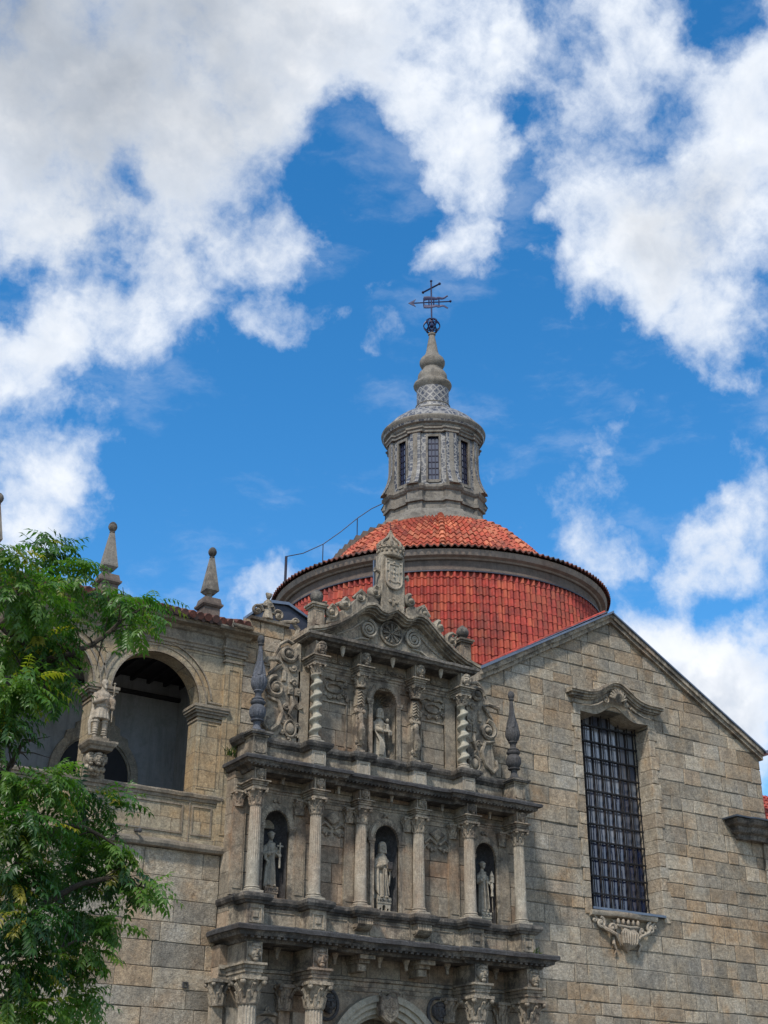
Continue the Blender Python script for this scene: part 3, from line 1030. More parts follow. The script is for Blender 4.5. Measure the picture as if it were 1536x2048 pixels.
dome = thing('dome', (DC[0], DC[1], 0), 'large round church dome clad in red barrel tiles with a pale moulded cornice ring', 'dome')
DZ = 24.1     # eave level


def tiled(mb, prof_fn, rows, ncol, ridge, step, seed, sub=6, hips=0, a_from=-pi, a_to=pi):
    """rows of barrel tiles: prof_fn(t)->(r,z) from bottom t=0 to top t=1"""
    r2_ = random.Random(seed)
    na = ncol * sub
    full = True
    for j in range(rows):
        vs, fs, cols = [], [], []
        off = r2_.uniform(-.0, .0)
        tcol = [(min(1, max(0, r2_.gauss(.5, .22))), r2_.random() ** 2.2, 0) for _ in range(ncol)]
        tj = [r2_.uniform(-.006, .012) for _ in range(ncol)]
        for q in range(2):
            t = (j + q * 1.06) / rows
            r, z = prof_fn(min(t, 1.0))
            # outward normal of the profile
            ra, za = prof_fn(min(1, t + 0.01))
            rb, zb = prof_fn(max(0, min(1, t) - 0.01))
            tx, tz = ra - rb, za - zb
            ln = hypot(tx, tz) or 1
            nx, nz = tz / ln, -tx / ln
            if q == 0:
                nx0, nz0 = nx, nz
            for k in range(na):
                c = k // sub
                s = (k % sub) / sub
                a = 2 * pi * (k / na)
                cov = sin(pi * min(1, s / 0.62)) if s < 0.62 else -0.35 * sin(pi * (s - 0.62) / 0.38)
                hh = ridge * cov + step * (1 - q) + tj[c]
                vs.append(dome_pt(r + nx * hh, a, z + nz * hh))
        for k in range(na):
            k2 = (k + 1) % na
            fs.append((k2, k, na + k, na + k2))
            cols.append(tcol[k // sub])
        # little front lip of the course
        b = len(vs)
        t = j / rows
        r, z = prof_fn(t)
        for k in range(na):
            a = 2 * pi * (k / na)
            s = (k % sub) / sub
            cov = sin(pi * min(1, s / 0.62)) if s < 0.62 else -0.35 * sin(pi * (s - 0.62) / 0.38)
            hh = ridge * cov + step + tj[k // sub] - 0.05
            vs.append(dome_pt(r + nx0 * hh, a, z + nz0 * hh))
        for k in range(na):
            k2 = (k + 1) % na
            fs.append((k, k2, b + k2, b + k))
            cols.append(tcol[k // sub])
        mb.add(vs, fs, True, cols)


mb = MB()
tiled(mb, lambda t: (6.96 + 0.1 * (1 - t), 16.5 + (23.35 - 16.5) * t), 19, 168, 0.105, 0.03, 21, sub=8)
mb.build('drum_tiling', M['tile'], dome, sharp=50)
mb = MB()
dome_ring(mb, [(6.7, 14.0), (6.85, 23.6)], 64)
dome_ring(mb, [(7.3, 24.1), (6.4, 24.38), (5.4, 24.72), (4.62, 25.85), (4.05, 26.45), (3.3, 27.05), (2.3, 27.6)], 64)
mb.build('drum_core', M['ring'], dome)
mb = MB()
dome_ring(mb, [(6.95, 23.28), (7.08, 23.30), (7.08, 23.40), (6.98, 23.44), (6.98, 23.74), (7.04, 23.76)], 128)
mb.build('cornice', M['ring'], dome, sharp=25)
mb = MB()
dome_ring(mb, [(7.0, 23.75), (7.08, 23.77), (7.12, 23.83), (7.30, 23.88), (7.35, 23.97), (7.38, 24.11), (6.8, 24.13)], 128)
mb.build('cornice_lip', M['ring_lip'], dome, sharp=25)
mb = MB()
dome_ring(mb, [(7.0, 23.235), (7.11, 23.24), (7.11, 23.28), (7.0, 23.285)], 128)
mb.build('flashing_band', M['zinc_dark'], dome)


def upper_prof(t):
    # low cap: from the eave up to the lantern foot, swelling
    a = t * 1.0
    K = [(5.5, 24.84), (5.15, 25.35), (4.72, 25.98), (4.15, 26.6), (3.35, 27.22), (2.4, 27.76)]
    q = min(4.9999, max(0, t) * 5)
    i = int(q)
    f = q - i
    return (K[i][0] + (K[i + 1][0] - K[i][0]) * f, K[i][1] + (K[i + 1][1] - K[i][1]) * f)


mb = MB()
tiled(mb, upper_prof, 11, 112, 0.085, 0.05, 22)
mb.build('upper_tiling', M['tile_up'], dome, sharp=50)
mb = MB()
tiled(mb, lambda t: (7.52 - 2.1 * t, 24.17 + .68 * t), 6, 172, 0.075, 0.03, 24)
mb.build('eave_tiling', M['tile_old'], dome, sharp=50)
for h in range(8):
    mb = MB()
    a = h * pi / 4 + 0.03
    for j in range(11):
        r0, z0 = upper_prof(j / 11)
        r1, z1 = upper_prof((j + 1.15) / 11 if j < 10 else 1)
        mb.col = (rr.random(), .3 + .7 * rr.random(), 0)
        mb.tube([dome_pt(r0 + .03, a, z0 + .10), dome_pt(r1, a, z1 + .04)], [0.15, 0.12], 8)
    mb.build('hip_tile', M['tile_up'], dome)
# stepped concrete stair on the left flank of the cap
SA = -1.3
mb = MB()
NS = 12
for j in range(NS):
    t = 0.0 + 0.96 * j / NS
    r0, z0 = upper_prof(t)
    r1, z1 = upper_prof(min(1, t + 0.96 / NS))
    zt = z1 + 0.34
    quad = []
    for (r, da) in ((r0, -1), (r0, 1), (r1 - .02, 1), (r1 - .02, -1)):
        a = SA + da * 0.42 / r
        quad.append((r, a))
    vs = [dome_pt(r, a, 24.1) for r, a in quad] + [dome_pt(r, a, zt) for r, a in quad]
    mb.add(vs, [(0, 1, 2, 3), (4, 5, 6, 7), (0, 1, 5, 4), (1, 2, 6, 5), (2, 3, 7, 6), (3, 0, 4, 7)])
mb.build('stair', M['ring'], dome)

rail = thing('stair_railing', dome_pt(7.2, SA, 24.2), 'thin dark iron railing curving up the left side of the dome stair', 'railing')
RA = SA - 0.03
posts = []
RK = [(6.95, 26.4), (5.3, 27.15), (3.75, 28.6), (2.45, 29.55)]
for i, (r, z) in enumerate(RK):
    aa = RA - 0.45 / r
    zb = (24.0, 25.0, 26.95, 27.8)[i]
    posts.append((dome_pt(r, aa, zb), dome_pt(r, aa, z)))
mb = MB()
top = []
RP = [(6.95, 26.4), (6.2, 26.62), (5.3, 27.15), (4.5, 27.85), (3.75, 28.6), (3.1, 29.15), (2.45, 29.55)]
for (r, z) in RP:
    top.append(dome_pt(r, RA - 0.45 / r, z))
mb.tube(top, 0.022, 6)
mb.build('handrail', M['iron'], rail)
for k, (a, b) in enumerate(posts):
    mb = MB()
    mb.tube([a, b], 0.06 if k == 0 else 0.022, 6)
    mb.build('post', M['iron'], rail)

# ================================================================== lantern on the dome
LC = (8.72, 9.0)
LS = 0.88
lan = thing('lantern', (LC[0], LC[1], 28.0), 'round stone lantern turret with blue patterned tiles and barred windows on top of the dome', 'turret')


def L_(mb, prof, seg=64, **k):
    return dome_ring(mb, prof, seg, LC, LS, **k)


mb = MB()


def oct_path(r, c=LC, sq=LS, off=pi / 8, n=8):
    return [dome_pt(r, off + 2 * pi * k / n, 0, c, sq)[:2] for k in range(n)]


# pedestal course with breaks below the pilasters
mb = MB()


def ress(r, dr, w):
    pts = []
    for k in range(8):
        a = pi / 8 + k * pi / 4
        for da, rr_ in ((-w - .03, r), (-w, r + dr), (w, r + dr), (w + .03, r)):
            pts.append(dome_pt(rr_, a + da, 0, LC, LS)[:2])
    return list(reversed(pts))


mb.sweep([(0, 27.4), (.3, 27.45), (.34, 27.6), (.3, 27.75), (.2, 27.8), (.18, 27.95), (.08, 28.05), (.02, 28.2), (0, 28.22)], [(p[0], p[1]) for p in reversed(ress(2.3, .12, .15))], closed=True)
mb.build('base_ring', M['lantern'], lan, sharp=28)
mb = MB()
mb.sweep([(-.3, 28.1), (.0, 28.2), (0, 28.6), (.1, 28.62), (.1, 28.75), (.03, 28.8), (.03, 29.15), (.1, 29.2), (.16, 29.3), (.16, 29.42), (.0, 29.5)], [(p[0], p[1]) for p in reversed(ress(2.12, .16, .15))], closed=True)
mb.build('pedestal_course', M['lantern'], lan)
# octagonal-ish wall between windows: azulejo panels, one window per side
wallmb, azmb, frmb, winl, panel, glz = MB(), MB(), MB(), MB(), MB(), MB()


def lpt(side, u, r, z):
    """side k, u lateral metres on the facet, r = facet distance"""
    a = side * pi / 4
    dx, dy = sin(a), -cos(a)
    tx, ty = cos(a), sin(a)
    l, d = r * dx + u * tx, r * dy + u * ty
    l, d = l, d * LS
    return (LC[0] + l * va.y + d * va.x, LC[1] - l * va.x + d * va.y, z)


def lbox(mb, side, u0, u1, r0, r1, z0, z1, uv=False):
    vs = [lpt(side, u0, r1, z0), lpt(side, u1, r1, z0), lpt(side, u1, r1, z1), lpt(side, u0, r1, z1),
          lpt(side, u0, r0, z0), lpt(side, u1, r0, z0), lpt(side, u1, r0, z1), lpt(side, u0, r0, z1)]
    fs = [(0, 1, 2, 3), (5, 4, 7, 6), (4, 0, 3, 7), (1, 5, 6, 2), (3, 2, 6, 7), (4, 5, 1, 0)]
    return vs, fs


def add_uv(mb, side, u0, u1, r, z0, z1, nu=1, nz=1):
    # set 'blk' as metric coordinates per corner by splitting finely
    mb_uv.append((side, u0, u1, r, z0, z1))


mb_uv = []
WZa, WZb = 29.75, 32.0
FW = 0.86
windows_l = []
for s_ in range(8):
    for (u0, u1, z0, z1) in ((-FW, -.25, 29.4, 32.45), (.25, FW, 29.4, 32.45), (-.25, .25, 29.4, WZa), (-.25, .25, WZb, 32.45)):
        v, f = lbox(wallmb, s_, u0, u1, 1.85, 2.0, z0, z1)
        wallmb.add(v, f)
        mb_uv.append((s_, u0, u1, 2.004, z0, z1))
    # stone window frame
    for (u0, u1, z0, z1) in ((-.34, -.25, WZa - .1, WZb + .12), (.25, .34, WZa - .1, WZb + .12), (-.25, .25, WZb, WZb + .12), (-.25, .25, WZa - .14, WZa)):
        v, f = lbox(frmb, s_, u0, u1, 1.8, 2.05, z0, z1)
        frmb.add(v, f)
    # slender console strip
    win_mb, g_mb = MB(), MB()
    for i in range(4):
        u = -.24 + .48 * i / 3
        v, f = lbox(win_mb, s_, u - .022, u + .022, 1.86, 1.92, WZa, WZb)
        win_mb.add(v, f)
    for j in range(8):
        z = WZa + (WZb - WZa) * j / 7
        v, f = lbox(win_mb, s_, -.25, .25, 1.862, 1.918, z - .022, z + .022)
        win_mb.add(v, f)
    v, f = lbox(g_mb, s_, -.25, .25, 1.875, 1.885, WZa, WZb)
    g_mb.add(v, f)
    windows_l.append((win_mb, g_mb))
wallmb.build('wall', M['lantern'], lan)
frmb.build('window_surround', M['lantern'], lan)
for win_mb, g_mb in windows_l:
    w_ = win_mb.build('window', M['iron'], lan)
    g_mb.build('pane', M['glass'], w_)
# azulejo skin with metric coordinates stored per face corner
vs, fs, uvc = [], [], []
for (s_, u0, u1, r, z0, z1) in mb_uv:
    b = len(vs)
    vs += [lpt(s_, u0, r, z0), lpt(s_, u1, r, z0), lpt(s_, u1, r, z1), lpt(s_, u0, r, z1)]
    fs.append((b, b + 1, b + 2, b + 3))
    uvc.append([(u0, z0), (u1, z0), (u1, z1), (u0, z1)])


def build_uv(name, vs, fs, uvc, mat, parent, smooth=False):
    off = OFF[parent]
    me = bpy.data.meshes.new(name)
    me.from_pydata([(x - off.x, y - off.y, z - off.z) for x, y, z in vs], [], fs)
    at = me.color_attributes.new('blk', 'FLOAT_COLOR', 'CORNER')
    buf = []
    for q in uvc:
        for (u, v) in q:
            buf += [u / 20, v / 20, 0.0, 1.0]
    at.data.foreach_set('color', buf)
    me.polygons.foreach_set('use_smooth', [smooth] * len(me.polygons))
    me.materials.append(mat)
    o = bpy.data.objects.new(name, me)
    sc.collection.objects.link(o)
    o.parent = parent
    OFF[o] = off
    return o


build_uv('tile_panel', vs, fs, uvc, M['azul'], lan)
# pilaster with flaring scroll buttress at each corner
for k in range(8):
    a = pi / 8 + k * pi / 4
    b_ = MB()
    n = 14
    vs, fs = [], []
    for i in range(n + 1):
        t = i / n
        z = 29.42 + (32.3 - 29.42) * t
        out = 2.17 + 0.42 * max(0, 1 - t / 0.5) ** 2.0
        for (rr_, w) in ((1.9, .26), (out, .26), (out, .12), (out + .03, .10), (out + .03, -.10), (out, -.12), (out, -.26), (1.9, -.26)):
            vs.append(dome_pt(rr_, a + w / max(rr_, 2.1), z, LC, LS))
    for i in range(n):
        for q in range(7):
            fs.append((i * 8 + q, i * 8 + q + 1, i * 8 + 9 + q, i * 8 + 8 + q))
    fs.append(tuple(range(8)))
    b_.add(vs, fs, False)
    b_.build('buttress', M['lantern'], lan)
vs, fs, uvc = [], [], []
for k in range(8):
    a = pi / 8 + k * pi / 4
    n = 14
    for sg in (-1, 1):
        b = len(vs)
        for i in range(n + 1):
            t = i / n
            z = 29.46 + (32.25 - 29.46) * t
            out = 2.178 + 0.42 * max(0, 1 - t / 0.5) ** 2.0
            for w in (.105 * sg, .255 * sg):
                vs.append(dome_pt(out + .004, a + w / 2.15, z, LC, LS))
        for i in range(n):
            q = b + i * 2
            fs.append((q, q + 1, q + 3, q + 2))
            zz0, zz1 = 29.46 + 2.79 * i / n, 29.46 + 2.79 * (i + 1) / n
            uvc.append([(k + .125, zz0), (k + .235, zz0), (k + .235, zz1), (k + .125, zz1)])
build_uv('buttress_tiles', vs, fs, uvc, M['azul'], lan)
# entablature and cornice
mb = MB()
mb.sweep([(0, 31.75 + .45), (.06, 32.22), (.06, 32.34), (.12, 32.38), (.12, 32.46), (0, 32.5)], [(p[0], p[1]) for p in reversed(ress(2.08, .12, .15))], closed=True)
L_(mb, [(2.12, 31.98 + .4), (2.14, 32.45), (2.22, 32.52), (2.24, 32.62), (2.36, 32.68), (2.4, 32.78), (2.46, 32.86), (2.48, 32.96), (2.44, 33.04), (2.36, 33.08)])
mb.build('cornice', M['lantern'], lan, sharp=25)


def uv_ring(name, prof, mat, seg=64, wave=None):
    vs, fs, uvc = [], [], []
    acc = [0]
    for i in range(1, len(prof)):
        acc.append(acc[-1] + hypot(prof[i][0] - prof[i - 1][0], prof[i][1] - prof[i - 1][1]))
    for (r, z) in prof:
        for k in range(seg):
            vs.append(dome_pt(r, 2 * pi * k / seg, z, LC, LS))
    rm = max(p[0] for p in prof)
    for i in range(len(prof) - 1):
        for k in range(seg):
            k2 = (k + 1) % seg
            fs.append((i * seg + k, i * seg + k2, (i + 1) * seg + k2, (i + 1) * seg + k))
            u0, u1 = 2 * pi * rm * k / seg, 2 * pi * rm * (k + 1) / seg
            uvc.append([(u0, acc[i]), (u1, acc[i]), (u1, acc[i + 1]), (u0, acc[i + 1])])
    return build_uv(name, vs, fs, uvc, mat, lan, True)


uv_ring('frieze_tiles', [(2.365, 32.69), (2.405, 32.775)], M['azul'])
uv_ring('cupola', [(2.36, 33.08), (2.2, 33.3), (1.95, 33.58), (1.6, 33.86), (1.25, 34.05), (0.98, 34.15)], M['azul_dome'])
mb = MB()
L_(mb, [(0.95, 34.1), (1.0, 34.15), (1.02, 34.22), (0.98, 34.28), (.9, 34.3)])
L_(mb, [(.82, 34.6), (.84, 34.6), (.82, 34.55), (.78, 34.5)])
mb.build('cupola_ring', M['lantern'], lan)
uv_ring('collar_tiles', [(.93, 34.28), (.86, 34.42), (.80, 34.58)], M['azul'])
uv_ring('drum_tiles', [(.785, 34.56), (.775, 34.8), (.775, 35.55)], M['azul_d'])
mb = MB()
L_(mb, [(.76, 35.5), (.80, 35.55), (.84, 35.62), (.90, 35.7), (.93, 35.8), (.9, 35.9), (.82, 35.94), (.74, 36.0), (.7, 36.1), (.72, 36.22), (.70, 36.4), (.62, 36.55), (.5, 36.64), (.47, 36.72), (.47, 36.8), (.53, 36.86), (.58, 36.95),
        (.62, 37.06), (.62, 37.2), (.55, 37.36), (.42, 37.5), (.34, 37.62), (.29, 37.8), (.23, 38.2), (.17, 38.55), (.14, 38.72), (.19, 38.78), (.19, 38.86), (.12, 38.92), (0.0, 38.94)], 40)
mb.build('spire', M['lantern'], lan, sharp=30)

# ---- weathervane
vane = thing('weathervane', (LC[0], LC[1], 38.9), 'dark blue iron weathervane with ring ball, arrow with banner and cross on the turret tip', 'weathervane')
X0, Y0 = LC
ur = Vector((va.y, -va.x, 0))
ud = Vector((-va.x, -va.y, 0))
C0 = Vector((X0, Y0, 0))
mb = MB()
BR, BZ = 0.40, 39.32
for a in (0, pi / 3, 2 * pi / 3):
    ax1 = ur * cos(a) + ud * sin(a)
    mb.tube([C0 + Vector((0, 0, BZ)) + ax1 * BR * cos(t) + Vector((0, 0, 1)) * BR * sin(t) for t in [2 * pi * i / 28 for i in range(29)]], 0.03, 5)
for tilt in (0.0, 0.9, -0.9):
    nn = Vector((0, 0, 1)) * cos(tilt) + ur * sin(tilt)
    e1 = ud
    e2 = nn.cross(e1)
    mb.tube([C0 + Vector((0, 0, BZ)) + e1 * BR * cos(t) + e2 * BR * sin(t) for t in [2 * pi * i / 28 for i in range(29)]], 0.028, 5)
mb.ball(X0, Y0, BZ, .12, seg=8, rings=6)
mb.build('ring_ball', M['vane'], vane)
mb = MB()
mb.tube([(X0, Y0, 38.85), (X0, Y0, 42.0)], 0.04, 6)
mb.ball(X0, Y0, 42.05, .07, seg=8, rings=6)
mb.build('rod', M['vane'], vane)
mb = MB()
A = lambda u, z, d=0: tuple(C0 + ur * u + ud * d + Vector((0, 0, z)))
mb.tube([A(-1.0, 40.72), (A(.9, 40.78))], 0.032, 6)
mb.prism([(0, 0), (1, 0), (.5, 1)], 0, .01) if False else None
for d in (0,):
    vs = [A(-1.16, 40.72, .02), A(-.78, 40.95, .02), A(-.9, 40.72, .02), A(-.78, 40.49, .02), A(-1.16, 40.72, -.02), A(-.78, 40.95, -.02), A(-.9, 40.72, -.02), A(-.78, 40.49, -.02)]
    mb.add(vs, [(0, 1, 2), (0, 2, 3), (4, 6, 5), (4, 7, 6), (0, 4, 5, 1), (1, 5, 6, 2), (2, 6, 7, 3), (3, 7, 4, 0)])
mb.ball(*A(.95, 40.79), .07, seg=8, rings=6)
mb.build('arrow', M['vane'], vane)
mb = MB()
for zc, sgn in ((40.98, 1), (40.52, -1)):
    pts = [A(-.38 + .08 * i, zc + sgn * .03 * sin(i * .5) + (0.05 * sin(i * .9) * sgn if i > 8 else 0) + (sgn * .012 * max(0, i - 8)), 0) for i in range(16)]
    mb.tube(pts, [.13 - .0055 * i for i in range(16)], 6, .35)
for u in (-.38, -.12, .12, .38):
    mb.tube([A(u, 40.5), A(u, 41.0)], .035, 5)
mb.build('banner', M['vane'], vane)
mb = MB()
mb.tube([tuple(C0 + ur * -.42 + ud * -.35 + Vector((0, 0, 41.62))), tuple(C0 + ur * .42 + ud * .35 + Vector((0, 0, 41.62)))], .045, 6)
for sgn in (-1, 1):
    p = C0 + (ur * .42 + ud * .35) * sgn + Vector((0, 0, 41.62))
    mb.ball(p.x, p.y, p.z, .075, seg=8, rings=6)
mb.build('cross', M['vane'], vane)
# ================================================================== carved portal
portal = thing('portal', (0, 0, 0), 'three tier carved stone portal with columns, niches and curved pediment on the church side', 'portal')
RS = random.Random(31)


def box_part(name, mat, boxes, parent, t=0.0):
    m = MB()
    for b in boxes:
        m.box(*b, t)
    return m.build(name, mat, parent)


def niche_wall(mb, cx, hw, z0, zs, y, x0, x1, ztop):
    """slab with a round headed niche opening"""
    mb.prism(arch_poly(x0, x1, z0, ztop, cx, hw, zs, 18), y, y + 0.12, 0, (.5, .1, .3))
    return mb


def niche(cx, hw, z0, zs, y, parent=portal, ribs=True, depth=0.62):
    mb = MB()
    prof = [(hw, 0), (hw, zs - z0)]
    n = 8

    def fn(th, z, r):
        return r
    mb.lathe(prof, cx, y + 0.06, z0, 20, sx=1, sy=depth / hw, a0=0, a1=pi, smooth=True)
    # ribbed half dome
    rings = 8
    vs, fs = [], []
    S = 36
    for i in range(rings + 1):
        ph = (pi / 2) * i / rings
        for k in range(S + 1):
            th = pi * k / S
            rad = hw * (1 + (0.05 * cos(th * 18) if ribs else 0) * cos(ph) * (0.3 + 0.7 * cos(ph)))
            # shell: ribs radiate from the bottom back; parametrise polar round the y axis
            a = pi * k / S            # around the arch
            rr_ = hw * sin(pi / 2 * i / rings)
            dep = depth * cos(pi / 2 * i / rings)
            amp = (0.045 * (1 if (k % 3) else -1.2) if ribs else 0) * sin(pi * min(1, i / rings * 1.1))
            vs.append((cx + (rr_ + amp * 0.3) * cos(a), y + 0.06 + dep + amp * 0.9, zs + rr_ * sin(a)))
    for i in range(rings):
        for k in range(S):
            fs.append((i * (S + 1) + k, i * (S + 1) + k + 1, (i + 1) * (S + 1) + k + 1, (i + 1) * (S + 1) + k))
    mb.add(vs, fs, False)
    mb.box(cx - hw, cx + hw, y, y + 0.08 + depth, z0 - 0.06, z0)
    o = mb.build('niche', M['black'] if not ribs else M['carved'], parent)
    fr = MB()
    arch_band(fr, cx, zs, hw, hw + .15, y - .07, y + .05, 24, legs_z=z0)
    arch_band(fr, cx, zs, hw + .15, hw + .19, y - .035, y + .05, 24)
    for k in range(17):
        a = pi * (k + .5) / 17
        fr.ball(cx + (hw - .005) * cos(a), y - .05, zs + (hw - .005) * sin(a), .04, .04, .04, 6, 5)
    for sg in (-1, 1):
        fr.box(*sorted((cx + sg * (hw - .02), cx + sg * (hw + .24))), y - .11, y + .04, zs - .12, zs - .02)
        fr.box(*sorted((cx + sg * (hw - .01), cx + sg * (hw + .2))), y - .09, y + .04, zs - .18, zs - .12)
    fr.volute(cx - .07, zs + hw + .25, y - .05, .08, 1.2, 0, 1, .03)
    fr.volute(cx + .07, zs + hw + .25, y - .05, .08, 1.2, pi, -1, .03)
    fr.build('arch_frame', M['carved'], o)
    return o


# ---- capital, shafts -------------------------------------------------
def capital(mb, cx, cy, z0, h, r, kind=1, w=None):
    """corinthian-like capital"""
    mb.lathe([(r * 1.12, 0), (r * 1.18, .04), (r * 1.02, .07), (r * .98, h * .2), (r * 1.05, h * .55), (r * 1.45, h * .86), (r * 1.5, h * .88)], cx, cy, z0, 20)
    for row, (zz, nl, hl, out) in enumerate(((.08, 8, .42, 1.35), (.3, 8, .45, 1.6))):
        for k in range(nl):
            a = 2 * pi * (k + .5 * row) / nl + pi / 8
            c, s_ = cos(a), sin(a)
            b = [(cx + c * r * 1.0, cy + s_ * r * 1.0, z0 + zz * h), (cx + c * r * 1.12, cy + s_ * r * 1.12, z0 + (zz + hl * .55) * h),
                 (cx + c * r * out, cy + s_ * r * out, z0 + (zz + hl) * h), (cx + c * r * (out + .12), cy + s_ * r * (out + .12), z0 + (zz + hl * .82) * h)]
            mb.tube(b, [r * .30, r * .33, r * .24, r * .12], 5, .45)
    ab = r * 1.62
    for sx in (-1, 1):
        for sy in (-1, 1):
            mb.ball(cx + sx * ab * .82, cy + sy * ab * .82, z0 + h * .8, r * .36, r * .36, r * .34, 8, 6)
            mb.tube([(cx + sx * r * .7, cy + sy * r * .7, z0 + h * .5), (cx + sx * ab * .8, cy + sy * ab * .8, z0 + h * .88)], [r * .12, r * .2], 5)
    for sx, sy in ((0, -1), (1, 0), (-1, 0)):
        mb.ball(cx + sx * ab * .95, cy + sy * ab * .95, z0 + h * .9, r * .22, seg=8, rings=5)
    mb.box(cx - ab, cx + ab, cy - ab, cy + ab, z0 + h * .88, z0 + h)


def fluted(mb, cx, cy, z0, z1, r, plain_to=0.3, nf=16, entasis=.12):
    H = z1 - z0
    prof = []
    for i in range(15):
        t = i / 14
        prof.append((r * (1 + entasis * (1 - t) - .02 * t), t * H))

    def fn(th, z, rr_):
        t = z / H
        k = max(0, min(1, (t - plain_to) / .02))
        return rr_ * (1 - 0.11 * k * max(0, cos(th * nf)) ** .6)
    prof.insert(5, (r * (1 + entasis * .68), plain_to * H))
    prof.sort(key=lambda p: p[1])
    mb.lathe(prof, cx, cy, z0, nf * 6, fn=fn, smooth=False)


def base_mould(mb, cx, cy, z0, r, h=.2):
    mb.box(cx - r * 1.45, cx + r * 1.45, cy - r * 1.45, cy + r * 1.45, z0, z0 + h * .3)
    mb.lathe([(r * 1.4, h * .3), (r * 1.46, h * .42), (r * 1.38, h * .55), (r * 1.2, h * .6), (r * 1.18, h * .68), (r * 1.3, h * .78), (r * 1.27, h * .9), (r * 1.12, h)], cx, cy, z0, 24)


def column(kind, cx, cy, z0, zn, zc, r):
    """z0 base bottom, zn neck, zc top of capital; parts: column > shaft pieces"""
    c = MB()
    if kind == 'twist':
        def fn(th, z, rr_):
            k = 2 * pi / .37
            return (rr_ * (1 + .04 * cos(th - k * z)), .052 * cos(k * z + .6), .052 * sin(k * z + .6))
        n = 150
        prof = [(r * (1.0 - .08 * i / n), (zn - z0 - .2) * i / n) for i in range(n + 1)]
        c.lathe(prof, cx, cy, z0 + .2, 28, fn=fn)
        mat = M['cream']
    else:
        fluted(c, cx, cy, z0 + .2, zn, r)
        mat = M['shaft']
    sh = c.build('column', mat, portal, sharp=(0 if kind == 'twist' else 35))
    b = MB()
    base_mould(b, cx, cy, z0, r)
    b.build('base', M['shaft'], sh)
    k = MB()
    capital(k, cx, cy, zn, zc - zn, r * .95)
    k.build('capital', M['carved'], sh)
    return sh


def face(mb, cx, y, cz, s):
    """small carved mask, facing the square"""
    mb.ball(cx, y, cz, .62 * s, .6 * s, .85 * s, 12, 8)
    mb.ball(cx, y - .6 * s, cz - .02 * s, .13 * s, .2 * s, .26 * s, 6, 5)
    for sg in (-1, 1):
        mb.ball(cx + sg * .26 * s, y - .48 * s, cz + .22 * s, .22 * s, .14 * s, .10 * s, 6, 5)
        mb.ball(cx + sg * .34 * s, y - .36 * s, cz - .18 * s, .2 * s, .2 * s, .22 * s, 6, 5)
        mb.ball(cx + sg * .6 * s, y - .0 * s, cz + .1 * s, .22 * s, .35 * s, .6 * s, 6, 5)
    mb.ball(cx, y - .5 * s, cz - .42 * s, .24 * s, .13 * s, .1 * s, 6, 5)
    mb.ball(cx, y - .3 * s, cz - .72 * s, .3 * s, .3 * s, .25 * s, 6, 5)
    mb.ball(cx, y - .1 * s, cz + .65 * s, .6 * s, .5 * s, .35 * s, 8, 5)


def entab_block(cx, yf, yb, z0, z1, z2, w, mask=True):
    """three fascia block over a column, mask block above it"""
    m = MB()
    h = z1 - z0
    for i, (a, b, o) in enumerate(((0, .28, 0), (.28, .56, .03), (.56, .82, .06), (.82, 1, .12))):
        m.box(cx - w / 2 - o, cx + w / 2 + o, yf - o, yb, z0 + a * h, z0 + b * h - .004)
    m.box(cx - w / 2 + .01, cx + w / 2 - .01, yf + .02, yb, z1, z2)
    # framed mask panel
    zc = (z1 + z2) / 2
    m.box(cx - w / 2 + .01, cx - w / 2 + .05, yf - .01, yf + .03, z1 + .01, z2)
    m.box(cx + w / 2 - .05, cx + w / 2 - .01, yf - .01, yf + .03, z1 + .01, z2)
    o = m.build('entablature_block', M['carved'], portal)
    if mask:
        f = MB()
        face(f, cx + .02, yf - .0, zc, (z2 - z1) * .5)
        f.build('mask', M['carved'], o)
    return o


def pedestal(cx, yf, yb, z0, z1, w, capw=None):
    m = MB()
    capw = capw or w + .22
    h = z1 - z0
    m.box(cx - w / 2, cx + w / 2, yf, yb, z0, z1 - .16)
    m.box(cx - w / 2 - .03, cx + w / 2 + .03, yf - .03, yb, z0, z0 + .08)
    # raised frame on the front
    a, b, c, d = cx - w / 2 + .05, cx + w / 2 - .05, z0 + .12, z1 - .2
    for (p, q, r_, s_) in ((a, b, c, c + .03), (a, b, d - .03, d), (a, a + .03, c, d), (b - .03, b, c, d)):
        m.box(p, q, yf - .02, yf, r_, s_)
    m.box(cx - w / 2 - .04, cx + w / 2 + .04, yf - .04, yb, z1 - .16, z1 - .11)
    o = m.build('pedestal', M['carved'], portal)
    c = MB()
    c.box(cx - capw / 2 + .03, cx + capw / 2 - .03, yf - capw / 2 + w / 2 + .03, yb, z1 - .11, z1 - .06)
    c.box(cx - capw / 2, cx + capw / 2, yf - capw / 2 + w / 2, yb, z1 - .06, z1)
    c.build('cap', M['ledge'], o)
    return o


